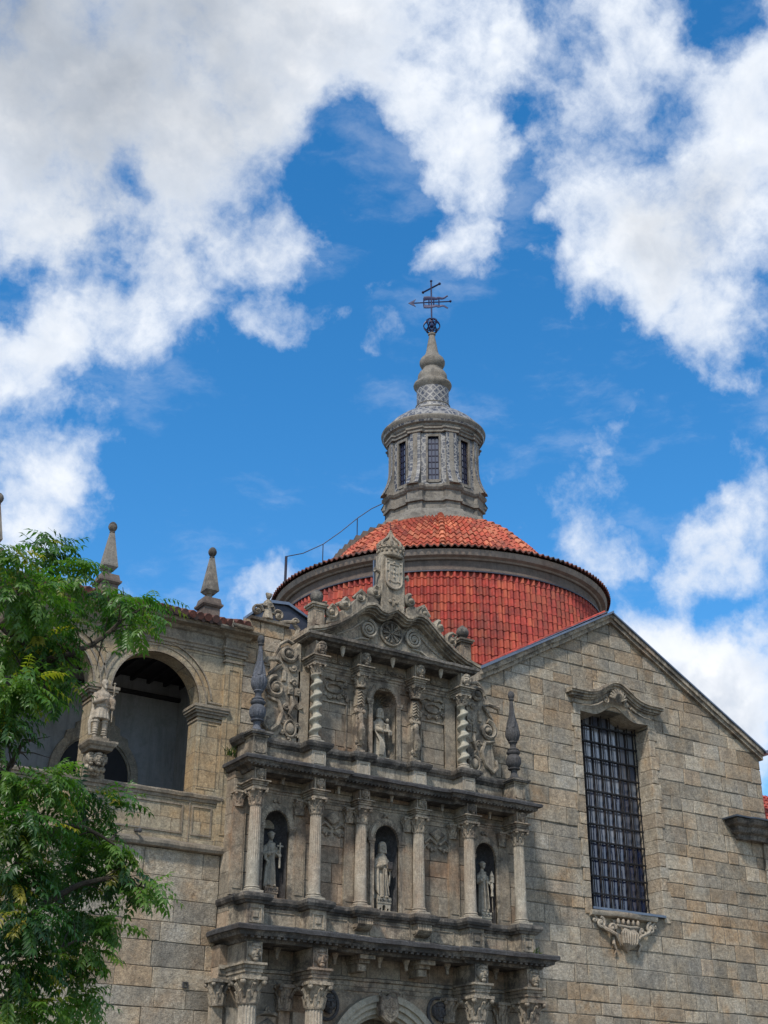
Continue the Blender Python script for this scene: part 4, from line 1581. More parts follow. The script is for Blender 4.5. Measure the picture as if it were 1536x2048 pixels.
def dentil_cornice(z0, z1, ybase, half, brk, setb, proj, name='cornice', side_y=0.0):
    m = MB()
    path = [(-half, side_y), (-half, ybase), (-brk, ybase), (-brk, ybase + setb), (brk, ybase + setb), (brk, ybase), (half, ybase), (half, side_y)]
    path = [(x, y) for x, y in path]
    h = z1 - z0
    prof = [(-.5, z0 - .14), (.02, z0 - .14), (.06, z0 - .06), (.14, z0 - .02), (proj * .72, z0), (proj * .78, z0 + .3 * h), (proj * .9, z0 + .55 * h), (proj, z0 + .62 * h), (proj, z1), (-.5, z1 + .07)]
    m.sweep(prof, path)
    m.box(-half + .12, half - .12, ybase + .2, -.12, z0 - .12, z0 + .02)
    c = MB()
    c.sweep([(proj * .8, z0 + .50 * h), (proj + .025, z0 + .52 * h), (proj + .035, z1 - .02), (proj + .01, z1 + .015), (-.1, z1 + .04)], path)
    rr_ = random.Random(int(z0 * 10))
    x = -half
    while x < half:       # worn upper edge, crumbled in lumps
        w = rr_.uniform(.05, .16)
        yb = ybase if abs(x) > brk else ybase + setb
        c.box(x, x + w * .8, yb - proj - rr_.uniform(.0, .03), yb - proj + .12, z1 - rr_.uniform(.03, .1), z1 + rr_.uniform(.0, .03))
        x += w
    c.build('cornice_edge', M['black'], portal)
    return m, path


# wall skins ------------------------------------------------------------
m = MB()
ashlar(m, -5.45, 5.35, 0, 7.45, -.5, hs=(.5, .62), ws=(.7, 1.3), holes=[(-1.9, 1.9, 0, 6.35)], seed=3, jit=.004, ochre=.2, grey=.4, gap=.006, depth=.5, bev=.008)
ashlar(m, -5.35, 5.3, 7.84, 12.45, -.65, hs=(.5, .62), ws=(.6, 1.1), holes=[(-4.45, -3.35, 8.75, 11.75), (-.62, .62, 8.75, 11.85), (3.35, 4.45, 8.75, 11.75)], seed=4, jit=.004, ochre=.18, grey=.4, gap=.006, depth=.66, bev=.008)
ashlar(m, -3.35, 3.35, 12.7, 17.0, -.5, hs=(.5, .6), ws=(.6, 1.1), holes=[(-.62, .62, 13.4, 16.2)], seed=5, jit=.004, ochre=.12, grey=.35, gap=.006, depth=.52, bev=.008)
for cx, x0, x1, zs in ((-3.9, -4.47, -3.33, 11.02), (0, -.64, .64, 11.05), (3.84, 3.33, 4.47, 11.02)):
    niche_wall(m, cx, .43 if cx else .46, 8.82, zs, -.66, x0, x1, 11.88)
niche_wall(m, 0, .47, 13.42, 15.62, -.51, -.64, .64, 16.25)
m.build('wall', M['portal'], portal)
m = MB()
m.box(-5.44, 5.34, .05, .06 + .7, 0, 12.6)
m.box(-3.34, 3.34, .04, .5, 12.6, 17.2)
m.box(-5.43, 5.33, -.47, -.38, 0, 7.5) if False else None
m.box(-4.46, -3.36, .05, .6, 0, 1)
m.build('core', M['mortar'], portal)
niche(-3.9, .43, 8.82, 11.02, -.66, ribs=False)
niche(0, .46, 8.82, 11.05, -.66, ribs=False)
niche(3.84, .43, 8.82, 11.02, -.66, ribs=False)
niche(0, .47, 13.42, 15.62, -.51, ribs=True)

# ---- tier 1 ------------------------------------------------------------
for cx in (-4.95, -2.84, 2.84, 4.85):
    column('flute', cx, -1.4, 0.9, 5.77, 6.5, .255)
    entab_block(cx, -1.68, -.3, 6.5, 6.87, 7.42, .5)
    pedestal(cx, -1.75, -.4, 0, .9, .7)
    # responding pilaster on the wall
    m = MB()
    m.box(cx - .24, cx + .24, -.62, -.45, 0.5, 5.77)
    m.build('pilaster', M['shaft'], portal)
    k = MB()
    capital(k, cx - .55 if cx < 0 else cx - .52, -.62, 5.77, .7, .18)
    m = MB()
    m.box(cx - .55 - .17, cx - .55 + .17, -.66, -.45, 0.5, 5.77)
    pl_ = m.build('pilaster', M['portal'], portal)
    k.build('capital', M['carved'], pl_)
m = MB()
for (a, b) in ((-5.45, -5.2), (-4.7, -3.1), (-2.55, 2.55), (3.1, 4.6)):
    m.sweep([(0, 6.5), (.02, 6.5), (.02, 6.62), (.05, 6.63), (.05, 6.76), (.12, 6.78), (.12, 6.86), (0, 6.9)], [(a, -.5), (b, -.5)])
m.build('architrave', M['carved'], portal)
m, _ = dentil_cornice(7.56, 7.82, -1.62, 5.22, 2.3, .16, .42)
for k in range(52):
    x = -5.4 + k * .208
    m.box(x, x + .10, -1.9 if abs(x) > 2.3 else -1.75, -1.72 if abs(x) > 2.3 else -1.6, 7.50, 7.56)
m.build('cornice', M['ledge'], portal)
# corbel brackets under the cornice carrying the inner columns
for cx in (-1.07, 1.07):
    m = MB()
    m.box(cx - .26, cx + .26, -1.4, -.4, 7.3, 7.44)
    m.box(cx - .19, cx + .19, -1.2, -.4, 7.2, 7.3)
    m.box(cx - .15, cx + .15, -1.1, -.4, 6.98, 7.2, .02)
    m.build('bracket', M['carved'], portal)
for cx in (-3.9, -2.0, -.45, 2.0, 3.85, .5):
    m = MB()
    m.lathe([(.0, -.34), (.05, -.3), (.06, -.16), (.1, -.08), (.13, 0)], cx, -1.05, 7.42, 10)
    m.build('pendant', M['carved'], portal)
# door arch
m = MB()
ZC, RO = 4.36, 2.05
m.prism(arch_poly(-2.3, 2.3, 0, 6.42, 0, RO, ZC, 28), -.56, -.1, 0, (.6, .3, .3))
m.build('door_spandrel', M['portal'], portal)
m = MB()
arch_band(m, 0, ZC, 1.88, 2.07, -.80, -.2, 40, legs_z=0)
arch_band(m, 0, ZC, 1.72, 1.88, -.72, -.2, 40, legs_z=0)
arch_band(m, 0, ZC, 1.55, 1.72, -.62, -.2, 40, legs_z=0)
arch_band(m, 0, ZC, 1.45, 1.55, -.50, .2, 40, legs_z=0)
m.build('door_arch', M['cream'], portal)
m = MB()
m.box(-1.6, 1.6, .1, .2, 0, 6.0)
for i in range(5):
    m.box(-1.5 + i * .75 - .03, -1.5 + i * .75 + .03, .07, .1, 0, 6)
m.build('door', M['door'], portal)
m = MB()
m.prism([(-.3, 5.82), (-.12, 5.66), (.0, 5.6), (.12, 5.66), (.3, 5.82), (.34, 6.1), (.26, 6.4), (.1, 6.36), (0, 6.45), (-.1, 6.36), (-.26, 6.4), (-.34, 6.1)], -.98, -.7, .05)
m.ring(0, 6.05, -.97, .2, .25, .03, 1, 18)
m.box(-.17, .17, -1.0, -.95, 6.04, 6.07)
m.box(-.015, .015, -1.0, -.95, 5.86, 6.24)
for sx in (-1, 1):
    m.ball(sx * .08, -.98, 6.14, .045, .03, .045, 6, 4)
    m.ball(sx * .08, -.98, 5.95, .045, .03, .045, 6, 4)
    m.volute(sx * .3, 6.42, -.9, .08, 1.1, 0, sx, .03)
m.tube([(-.3, -.92, 6.48), (0, -.95, 6.53), (.3, -.92, 6.48)], .04, 6)
m.build('keystone_shield', M['carved'], portal)
for cx in (-1.95, 1.95):
    m = MB()
    face(m, cx, -.66, 6.06, .3)
    m.ring(cx, 6.06, -.6, .36, .42, .05, .8, 22)
    m.build('bust_medallion', M['black'], portal)
m = MB()
for cx in (-3.85,):
    m.prism([(cx - .4, 5.3), (cx, 5.02), (cx + .4, 5.3), (cx, 5.58)], -.58, -.5, .03)
    m.ring(cx, 5.3, -.56, .6, .42, .05, .8, 20)
    for k in range(8):
        a = 2 * pi * k / 8
        m.volute(cx + .62 * cos(a), 5.3 + .46 * sin(a), -.56, .1, 1.1, a, 1, .035)
m.build('wall_cartouche', M['carved'], portal)

# ---- plinth tier between cornice and tier two -----------------------------
m = MB()
m.box(-5.3, 5.25, -.95, .2, 7.86, 8.5)
for k, (a, b) in enumerate(((-4.5, -3.3), (-2.4, -1.5), (-.75, .7), (1.45, 2.35), (3.25, 4.4))):
    for (p, q, r_, s_) in ((a, b, 8.02, 8.05), (a, b, 8.38, 8.41), (a, a + .03, 8.02, 8.41), (b - .03, b, 8.02, 8.41)):
        m.box(p, q, -.975, -.95, r_, s_)
m.build('plinth', M['carved'], portal)
m = MB()
pp = [(-5.32, 0), (-5.32, -.98)]
cuts = [(-4.88, -1.2 - .36, .36), (-2.84, -1.56, .36), (-1.07, -1.26, .34), (1.07, -1.26, .34), (2.84, -1.56, .36), (4.85, -1.56, .36)]
pp = [(-5.32, 0), (-5.32, -.98)]
for cx, yf, w in cuts:
    pp += [(cx - w, -.98), (cx - w, yf), (cx + w, yf), (cx + w, -.98)]
pp += [(5.3, -.98), (5.3, 0)]
pp = [p for i, p in enumerate(pp) if i == 0 or (abs(p[0] - pp[i - 1][0]) + abs(p[1] - pp[i - 1][1])) > 1e-4]
m.sweep([(-.3, 8.48), (.0, 8.5), (.03, 8.56), (.08, 8.58), (.12, 8.66), (.12, 8.74), (.0, 8.8), (-.3, 8.82)], pp)
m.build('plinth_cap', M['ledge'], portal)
for cx in (-4.88, -2.84, 2.84, 4.85):
    m = MB()
    m.box(cx - .27, cx + .27, -1.5, -.9, 7.84, 8.5)
    for (p, q, r_, s_) in ((-.2, .2, 7.96, 8.0), (-.2, .2, 8.36, 8.4), (-.2, -.16, 8.0, 8.36), (.16, .2, 8.0, 8.36)):
        m.box(cx + p, cx + q, -1.53, -1.5, r_, s_)
    m.box(cx - .09, cx + .09, -1.54, -1.5, 8.1, 8.28, .02)
    m.build('pedestal', M['carved'], portal)
for cx in (-1.07, 1.07):
    m = MB()
    for k in range(9):
        x = cx - .24 + .06 * k
        m.tube([(x, -1.22, 8.48), (x, -1.25, 8.32), (x, -1.16, 8.2), (x, -1.0, 8.15)], .024, 6)
    m.box(cx - .26, cx + .26, -1.19, -.9, 8.22, 8.5)
    m.box(cx - .3, cx + .3, -1.12, -.9, 7.9, 8.0)
    m.build('fluted_console', M['carved'], portal)

# ---- tier 2 --------------------------------------------------------------
for cx, cy in ((-4.88, -1.2), (-2.84, -1.2), (-1.07, -.92), (1.07, -.92), (2.84, -1.2), (4.85, -1.2)):
    column('flute', cx, cy, 8.82, 11.32, 11.84, .172)
    entab_block(cx, cy - .2, -.6, 11.84, 12.06, 12.42, .40)
    m = MB()
    m.box(cx - .2 - .28, cx + .2 - .28, -.74, -.6, 8.82, 11.35)
    m.box(cx - .14 - .28, cx + .14 - .28, -.76, -.6, 9.0, 11.25)
    p_ = m.build('pilaster', M['portal'], portal)
    k = MB()
    capital(k, cx - .32, -.72, 11.35, .46, .13)
    k.build('capital', M['carved'], p_)
m = MB()
for (a, b) in ((-5.3, -5.1), (-4.66, -3.05), (-2.62, -1.28), (-.85, .85), (1.28, 2.62), (3.05, 4.63)):
    m.sweep([(0, 11.86), (.02, 11.86), (.02, 11.93), (.05, 11.94), (.05, 12.0), (.1, 12.02), (.1, 12.08), (0, 12.1)], [(a, -.655), (b, -.655)])
m.build('architrave', M['carved'], portal)
for a, b in ((-2.5, -1.4), (1.4, 2.5)):
    m = MB()
    c0 = (a + b) / 2
    # strapwork hanging panel with lozenge
    m.prism([(c0 - .3, 11.45), (c0, 11.24), (c0 + .3, 11.45), (c0, 11.66)], -.74, -.64, .03)
    for sg in (-1, 1):
        m.tube([(c0 + sg * .05, -.72, 11.12), (c0 + sg * .3, -.72, 11.3), (c0 + sg * .52, -.72, 11.12)], .04, 6, .8)
        m.volute(c0 + sg * .5, 11.55, -.7, .1, 1.3, 0, sg, .035)
        m.volute(c0 + sg * .36, 11.02, -.7, .09, 1.3, pi, sg, .035)
        m.volute(c0 + sg * .12, 10.98, -.7, .07, 1.2, pi, -sg, .03)
        m.ball(c0 + sg * .52, -.7, 11.0, .06, .05, .09, 6, 5)
        m.ball(c0 + sg * .24, -.7, 10.94, .05, .05, .08, 6, 5)
    m.build('hanging_ornament', M['carved'], portal)
for cx in (-3.9, -1.95, 0.0, 1.95, 3.85):
    m = MB()
    m.lathe([(.0, -.3), (.045, -.27), (.05, -.14), (.08, -.06), (.1, 0)], cx, -1.0, 12.42, 10)
    m.build('pendant', M['carved'], portal)
m, _ = dentil_cornice(12.5, 12.71, -1.32, 5.12, 2.25, .14, .38)
for k in range(80):
    x = -5.3 + k * .133
    m.box(x, x + .06, -1.58 if abs(x) > 2.25 else -1.44, -1.46 if abs(x) > 2.25 else -1.3, 12.46, 12.5)
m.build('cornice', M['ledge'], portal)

# ---- tier 3 -----------------------------------------------------------------
m = MB()
m.box(-4.6, 4.6, -.75, -.3, 12.76, 13.35)
m.box(-5.2, 5.2, -.75, -.1, 12.76, 12.9)
m.build('plinth', M['carved'], portal)
pp = [(-5.22, -.1), (-5.22, -.78)]
for cx, yf, w in ((-2.84, -1.3, .33), (-1.07, -1.05, .31), (1.07, -1.05, .31), (2.84, -1.3, .33)):
    pp += [(cx - w, -.78), (cx - w, yf), (cx + w, yf), (cx + w, -.78)]
pp += [(5.2, -.78), (5.2, -.1)]
m = MB()
m.sweep([(-.3, 13.3), (0, 13.32), (.04, 13.38), (.09, 13.42), (.12, 13.5), (.12, 13.56), (0, 13.62), (-.3, 13.63)], pp)
m.build('plinth_cap', M['ledge'], portal)
for cx, yf in ((-2.84, -1.28), (-1.07, -1.03), (1.07, -1.03), (2.84, -1.28)):
    m = MB()
    w = .25
    m.box(cx - w, cx + w, yf, -.6, 12.78, 13.32)
    for (p, q, r_, s_) in ((-.18, .18, 12.9, 12.93), (-.18, .18, 13.22, 13.25), (-.18, -.15, 12.93, 13.22), (.15, .18, 12.93, 13.22)):
        m.box(cx + p, cx + q, yf - .02, yf, r_, s_)
    m.build('pedestal', M['shaft'], portal)
for cx in (-4.9, 4.9):
    pedestal(cx, -1.33, -.3, 12.78, 13.56, .46, .74)
for cx in (-2.84, 2.84):
    column('twist', cx, -1.0, 13.62, 15.83, 16.2, .15)
    entab_block(cx, -1.22, -.45, 16.2, 16.45, 16.92, .4)
    m = MB()
    m.box(cx - .45, cx - .05, -.62, -.4, 13.62, 16.0)
    m.box(cx + .05, cx + .45, -.62, -.4, 13.62, 16.0)
    m.build('pilaster', M['portal'], portal)
for cx in (-1.07, 1.07):
    # herm pilaster: tapering strips with scrolls
    m = MB()
    m.box(cx - .16, cx + .16, -.85, -.45, 13.62, 13.74)
    m.box(cx - .13, cx + .13, -.76, -.45, 13.74, 15.75, .02)
    for j in range(5):
        z = 15.7 - j * .1
        m.tube([(cx - .12, -.8, z - .08), (cx, -.84, z), (cx + .12, -.8, z - .08)], .03, 5)
    m.prism([(cx - .15, 15.2), (cx + .15, 15.2), (cx + .12, 15.75), (cx - .12, 15.75)], -.8, -.6)
    for sg in (-1, 1):
        m.volute(cx + sg * .13, 15.05, -.76, .12, 1.4, pi / 2, sg, .045)
        m.volute(cx + sg * .1, 13.98, -.76, .1, 1.3, -pi / 2, -sg, .04)
    m.tube([(cx, -.74, 14.95), (cx, -.8, 14.85), (cx + .03, -.8, 14.6), (cx - .02, -.92, 14.35), (cx, -.88, 14.1), (cx, -.78, 13.9)], [.11, .1, .08, .13, .11, .06], 8)
    for j in range(6):
        m.ball(cx + .05 * (-1) ** j, -.9, 14.5 - j * .09, .05, .06, .05, 6, 5)
    m.box(cx - .15, cx + .15, -.86, -.5, 14.98, 15.03)
    m.box(cx - .1, cx + .1, -.83, -.5, 14.78, 14.83)
    h_ = m.build('herm_pilaster', M['carved'], portal)
    k = MB()
    capital(k, cx, -.8, 15.8, .42, .15)
    k.build('capital', M['carved'], h_)
    entab_block(cx, -1.05, -.45, 16.22, 16.47, 16.95, .4)
m = MB()
for (a, b) in ((-2.64, -1.28), (-.85, .85), (1.28, 2.64)):
    m.sweep([(0, 16.22), (.02, 16.22), (.02, 16.3), (.05, 16.31), (.05, 16.38), (.1, 16.4), (.1, 16.47), (0, 16.5)], [(a, -.505), (b, -.505)])
for sg in (-1, 1):
    for k in range(4):
        m.volute(sg * (.12 + k * .2), 16.62, -.53, .09, 1.3, 0, sg, .03)
        m.volute(sg * (1.45 + k * .25), 16.65, -.53, .08, 1.3, 0, sg, .03)
m.build('architrave', M['carved'], portal)
m = MB()
for c0 in (-1.93, 1.93):
    m.ring(c0, 15.72, -.56, .3, .15, .04, .9, 24)
    m.lathe([(.27, 0), (.2, .03), (0, .035)], 0, 0, 0, 3) if False else None
    for sg in (-1, 1):
        m.volute(c0 + sg * .42, 15.88, -.55, .11, 1.3, pi, sg, .04)
        m.volute(c0 + sg * .44, 15.52, -.55, .10, 1.3, pi, -sg, .04)
        m.volute(c0 + sg * .18, 15.42, -.55, .09, 1.3, 0, sg, .035)
        m.ball(c0 + sg * .5, -.55, 15.42, .06, .06, .12, 6, 5)
        m.tube([(c0 + sg * .05, -.55, 16.0), (c0 + sg * .25, -.57, 16.05), (c0 + sg * .5, -.55, 15.98)], .05, 6)
    m.ball(c0, -.57, 15.42, .08, .06, .06, 8, 5)
    # raised panel below
    for (p, q, r_, s_) in ((-.5, .5, 15.22, 15.27), (-.5, -.46, 13.75, 15.22), (.46, .5, 13.75, 15.22)):
        m.box(c0 + p, c0 + q, -.55, -.5, r_, s_)
m.build('oval_cartouche', M['carved'], portal)
for cx in (-1.93, 0, 1.93):
    m = MB()
    m.lathe([(.0, -.36), (.03, -.33), (.07, -.2), (.085, -.08), (.1, 0)], cx, -1.05, 16.98, 12)
    m.build('pendant', M['shaft'], portal)

# ---- pediment ---------------------------------------------------------------
YP = -1.02
m = MB()
m.sweep([(-.6, 16.9), (.02, 16.9), (.1, 16.96), (.26, 16.98), (.30, 17.04), (.36, 17.07), (.36, 17.16), (-.6, 17.2)], [(-3.0, -.2), (-3.0, YP), (3.0, YP), (3.0, -.2)])
m.build('pediment_cornice', M['ledge'], portal)


def rake(x):
    """upper line of the curved pediment"""
    u = abs(x)
    if u < 0.42:
        return 18.62 - u * .55
    if u < 0.62:
        return 18.39 + (u - .42) * .2
    pts = [(.62, 18.43), (.8, 18.56), (1.0, 18.58), (1.2, 18.5), (1.5, 18.25), (1.9, 17.9), (2.3, 17.62), (2.8, 17.38), (3.4, 17.2)]
    for i in range(len(pts) - 1):
        if u <= pts[i + 1][0]:
            t = (u - pts[i][0]) / (pts[i + 1][0] - pts[i][0])
            t2 = t
            return pts[i][1] + (pts[i + 1][1] - pts[i][1]) * t2
    return 17.2


m = MB()
n = 60
tp = [(-3.0, 17.2), (3.0, 17.2)] + [(3.0 - 6.0 * i / n, rake(3.0 - 6.0 * i / n) - .12) for i in range(n + 1)]
m.prism(tp, YP + .12, -.2)
m.build('tympanum', M['carved'], portal)
m = MB()
n = 84
for (y0, dz0, dz1) in ((-.38, -.03, .07), (-.32, -.1, -.03), (-.2, -.16, -.1), (-.08, -.22, -.16)):
    vs, fs = [], []
    e = 3.38 if y0 < -.3 else 3.3
    for i in range(n + 1):
        x = -e + 2 * e * i / n
        z = rake(x)
        vs += [(x, YP + y0, z + dz0), (x, YP + y0, z + dz1), (x, -.1, z + dz1 + .02), (x, -.1, z + dz0)]
    for i in range(n):
        b = i * 4
        for q in range(4):
            fs.append((b + q, b + (q + 1) % 4, b + 4 + (q + 1) % 4, b + 4 + q))
    fs += [(0, 1, 2, 3), (n * 4 + 3, n * 4 + 2, n * 4 + 1, n * 4)]
    m.add(vs, fs)
m.build('raking_cornice', M['carved'], portal)
m = MB()
yt = YP + .06
m.ring(0, 17.87, yt, .42, .42, .035, 1.2, 32)
m.ring(0, 17.87, yt + .02, .36, .36, .02, 1.2, 32)
for k in range(8):
    a = 2 * pi * k / 8
    m.tube([(.06 * cos(a), yt - .02, 17.87 + .06 * sin(a)), (.2 * cos(a), yt - .04, 17.87 + .2 * sin(a)), (.33 * cos(a), yt - .02, 17.87 + .33 * sin(a))], [.02, .035, .055], 6)
    a += pi / 8
    m.tube([(.1 * cos(a), yt, 17.87 + .1 * sin(a)), (.32 * cos(a), yt, 17.87 + .32 * sin(a))], [.012, .02], 5)
m.ball(0, yt - .02, 17.87, .05)
m.build('rosette', M['carved'], portal)
for sg in (-1, 1):
    m = MB()
    m.volute(sg * .9, 17.84, yt - .02, .33, 2.6, pi / 2, sg, .055, 1.3)
    m.tube([(sg * .86, yt + .03, 17.5), (sg * 1.2, yt + .03, 17.48), (sg * 1.5, yt + .05, 17.34)], .04, 5)
    m.tube([(sg * 1.1, yt + .03, 18.1), (sg * 1.5, yt + .03, 17.75), (sg * 2.1, yt + .05, 17.42)], .035, 5)
    m.build('spiral_scroll', M['shaft'], portal)

# scroll wings beside the third tier ---------------------------------------------
for sg in (-1, 1):
    m = MB()
    X = lambda v: sg * v
    outl = [(3.2, 13.6), (4.35, 13.6), (4.5, 13.75), (4.5, 14.1), (4.42, 14.4), (4.35, 14.75), (4.45, 15.0), (4.52, 15.35), (4.35, 15.7), (4.15, 15.9), (4.1, 16.1), (4.1, 16.35), (3.98, 16.65), (3.7, 16.8), (3.45, 16.7), (3.3, 16.95), (3.2, 16.95)]
    outl = [(sg * x, z) for x, z in outl]
    if sg < 0:
        outl = outl[::-1]
    m.prism(outl, -.62, -.2, .03)
    m.volute(X(4.12), 15.28, -.66, .36, 1.75, pi / 2, -sg, .10, 1.3)
    m.volute(X(3.72), 16.5, -.66, .30, 1.6, 0, sg, .085, 1.3)
    m.volute(X(3.5), 16.05, -.66, .14, 1.3, pi, -sg, .05)
    m.volute(X(3.45), 15.55, -.66, .13, 1.4, pi, sg, .045)
    m.volute(X(3.72), 14.75, -.66, .13, 1.4, 0, sg, .045)
    m.tube([(X(4.4), -.66, 14.95), (X(4.0), -.66, 14.85), (X(3.85), -.66, 14.5), (X(4.0), -.66, 14.1), (X(4.3), -.68, 13.85), (X(4.5), -.66, 14.05), (X(4.45), -.66, 14.3)], [.06, .07, .08, .09, .09, .08, .05], 7)
    m.tube([(X(4.38), -.64, 15.7), (X(4.1), -.7, 15.95), (X(3.95), -.7, 16.1), (X(4.15), -.74, 16.2), (X(4.5), -.8, 16.12), (X(4.58), -.76, 15.98)], [.05, .06, .06, .08, .09, .08], 7)
    # strap blocks
    m.box(*sorted((X(3.25), X(3.42))), -.7, -.6, 15.15, 15.4, .02)
    m.box(*sorted((X(3.5), X(3.68))), -.7, -.6, 15.15, 15.4, .02)
    m.ring(X(3.335), 15.275, -.71, .05, .05, .015, 1, 10)
    m.ring(X(3.59), 15.275, -.71, .05, .05, .015, 1, 10)
    m.box(*sorted((X(3.75), X(3.9))), -.69, -.6, 15.55, 15.95, .02)
    m.tube([(X(3.55), -.66, 15.1), (X(3.5), -.7, 14.8), (X(3.62), -.68, 14.5), (X(3.4), -.66, 14.3)], [.05, .08, .05, .03], 7)
    # shell fan
    for k in range(6):
        a = pi * (.15 + .7 * k / 5)
        m.tube([(X(3.28), -.64, 14.72), (X(3.28) + .17 * cos(a + pi / 2 * 0) * sg, -.68, 14.72 + .22 * sin(a) - .02)], [.015, .035], 5)
    # mask cartouche
    m.ball(X(3.55), -.64, 14.05, .15, .12, .2, 10, 7)
    m.ring(X(3.55), 14.05, -.66, .2, .26, .045, 1, 18)
    for k in range(6):
        a = 2 * pi * k / 6 + .4
        m.volute(X(3.55) + .27 * cos(a), 14.05 + .33 * sin(a), -.65, .09, 1.2, a, 1, .035)
    m.tube([(X(4.15), -.6, 16.95 - .5), (X(4.02), -.62, 16.75), (X(3.75), -.62, 16.95), (X(3.5), -.6, 16.9)], [.03, .06, .08, .05], 6)
    m.build('scroll_wing', M['carved'], portal)

# crest above pediment ----------------------------------------------------------
for sg in (-1, 1):
    m = MB()
    p = [(sg * 2.62, 17.5), (sg * 2.5, 17.85), (sg * 2.2, 17.98), (sg * 1.75, 18.3), (sg * 1.5, 18.62), (sg * 1.1, 18.85), (sg * .75, 18.95), (sg * .55, 18.75), (sg * .55, 18.5), (sg * 1.4, 18.2), (sg * 2.0, 17.75)]
    m.prism([(x_, z_ + .12) for x_, z_ in p], -1.06, -.72, .03)
    m.volute(sg * 2.4, 18.08, -1.02, .25, 1.8, pi / 2, sg, .085, 1.6)
    m.tube([(sg * 2.6, -.88, 18.15), (sg * 2.72, -.9, 18.4), (sg * 2.5, -.92, 18.45)], [.06, .07, .05], 6)
    m.volute(sg * 1.9, 18.48, -1.0, .2, 1.5, pi / 2, sg, .1, 1.8)
    m.tube([(sg * 2.15, -.9, 18.45), (sg * 1.95, -.96, 18.55), (sg * 1.65, -.92, 18.4), (sg * 1.6, -.9, 18.2)], [.06, .1, .07, .05], 7)
    m.volute(sg * 1.3, 18.86, -1.0, .2, 1.6, pi / 2, sg, .08, 1.6)
    m.tube([(sg * 1.55, -1.0, 18.8), (sg * 1.25, -1.05, 19.12), (sg * 1.0, -1.02, 18.95), (sg * 1.05, -1.0, 18.7)], [.05, .07, .08, .06], 7)
    m.volute(sg * .72, 19.18, -1.0, .22, 1.6, pi / 2, sg, .09, 1.6)
    m.ball(sg * .72, -.92, 19.18, .24, .12, .24, 10, 7)
    m.tube([(sg * .55, -.86, 18.7), (sg * .62, -.9, 18.9), (sg * .86, -.9, 19.0)], [.06, .08, .05], 6)
    m.build('crest', M['carved'], portal)

coat = thing('coat_of_arms', (0, -.9, 18.7), 'carved stone coat of arms slab with shield under a pointed crown above the pediment', 'coat of arms')
m = MB()
m.prism([(-.47, 18.6), (.47, 18.6), (.48, 19.1), (.47, 20.7), (-.47, 20.7), (-.48, 19.1)], -1.08, -.7, .03)
m.build('slab', M['carved'], coat)
m = MB()
n = 16
sh = [(.32, 20.5), (-.32, 20.5), (-.32, 19.75)] + [(.32 * cos(pi + pi * i / n), 19.75 + .3 * sin(pi + pi * i / n)) for i in range(1, n)] + [(.32, 19.75)]
sh = sh[::-1]
sh = [(x, z) for x, z in sh]
m.prism(sh[::-1], -1.13, -1.07, .02)
m.tube([(x, -1.13, z) for x, z in sh + [sh[0]]], .035, 6)
m.tube([(x * .62, -1.14, 20.05 + (z - 20.05) * .62) for x, z in sh + [sh[0]]], .02, 5)
for (dx, dz) in ((0, 0), (-.11, 0), (.11, 0), (0, .17), (0, -.17)):
    m.ball(dx, -1.14, 20.05 + dz, .04, .04, .055, 8, 5)
for (dx, dz) in ((-.25, .36), (0, .38), (.25, .36), (-.26, .05), (.26, .05), (-.2, -.32), (.2, -.32)):
    m.box(dx - .035, dx + .035, -1.17, -1.12, 20.05 + dz - .035, 20.05 + dz + .035, .01)
m.build('shield', M['shaft'], coat)
m = MB()
for sg in (-1, 1):
    m.tube([(sg * .42, -.95, 20.0), (sg * .62, -.98, 20.05), (sg * .72, -.95, 19.98)], [.06, .05, .03], 6)
    m.ball(sg * .66, -.95, 20.05, .07, .04, .13, 6, 5)
    m.volute(sg * .5, 19.35, -1.0, .1, 1.2, pi / 2, sg, .04)
    m.ball(sg * .12, -1.1, 18.98, .09, .05, .07, 6, 5)
m.ball(0, -1.1, 18.92, .07, .05, .12, 6, 5)
m.ball(0, -1.1, 19.08, .05, .05, .06, 6, 5)
m.build('side_ornament', M['carved'], coat)
m = MB()
CY = -.9
m.lathe([(.42, 20.62), (.47, 20.66), (.48, 20.74), (.44, 20.78), (.44, 20.9), (.5, 20.95), (.5, 21.0), (.46, 21.03)], 0, CY, 0, 30, sy=.8)
for k in range(16):
    a = 2 * pi * k / 16
    m.ball(.48 * cos(a), CY + .38 * sin(a), 20.84, .05, .05, .06, 6, 5)
    m.prism([(0, 0)], 0, 0) if False else None
    m.tube([(.48 * cos(a), CY + .38 * sin(a), 21.0), (.5 * cos(a), CY + .4 * sin(a), 21.13)], [.05, .015], 5)
for k in range(8):
    a = 2 * pi * k / 8 + pi / 8
    m.tube([(r * cos(a), CY + .8 * r * sin(a), z) for r, z in ((.47, 21.0), (.47, 21.12), (.36, 21.24), (.2, 21.38), (.09, 21.5), (.03, 21.66))], [.05, .055, .055, .05, .05, .03], 6)
m.lathe([(.3, 21.0), (.3, 21.1), (.22, 21.25), (.1, 21.4), (0, 21.45)], 0, CY, 0, 16)
m.ball(0, CY, 21.7, .05)
m.build('crown', M['carved'], coat)
m = MB()
m.tube([(0, CY, 21.6), (0, CY, 22.05)], .012, 5)
m.tube([(-.08, CY, 21.95), (.08, CY, 21.95)], .012, 5)
m.build('iron_cross', M['iron'], coat)
m = MB()
m.box(-.5, -.18, -.62, -.56, 19.2, 20.6)
m.build('backing_plate', M['lead'], coat)

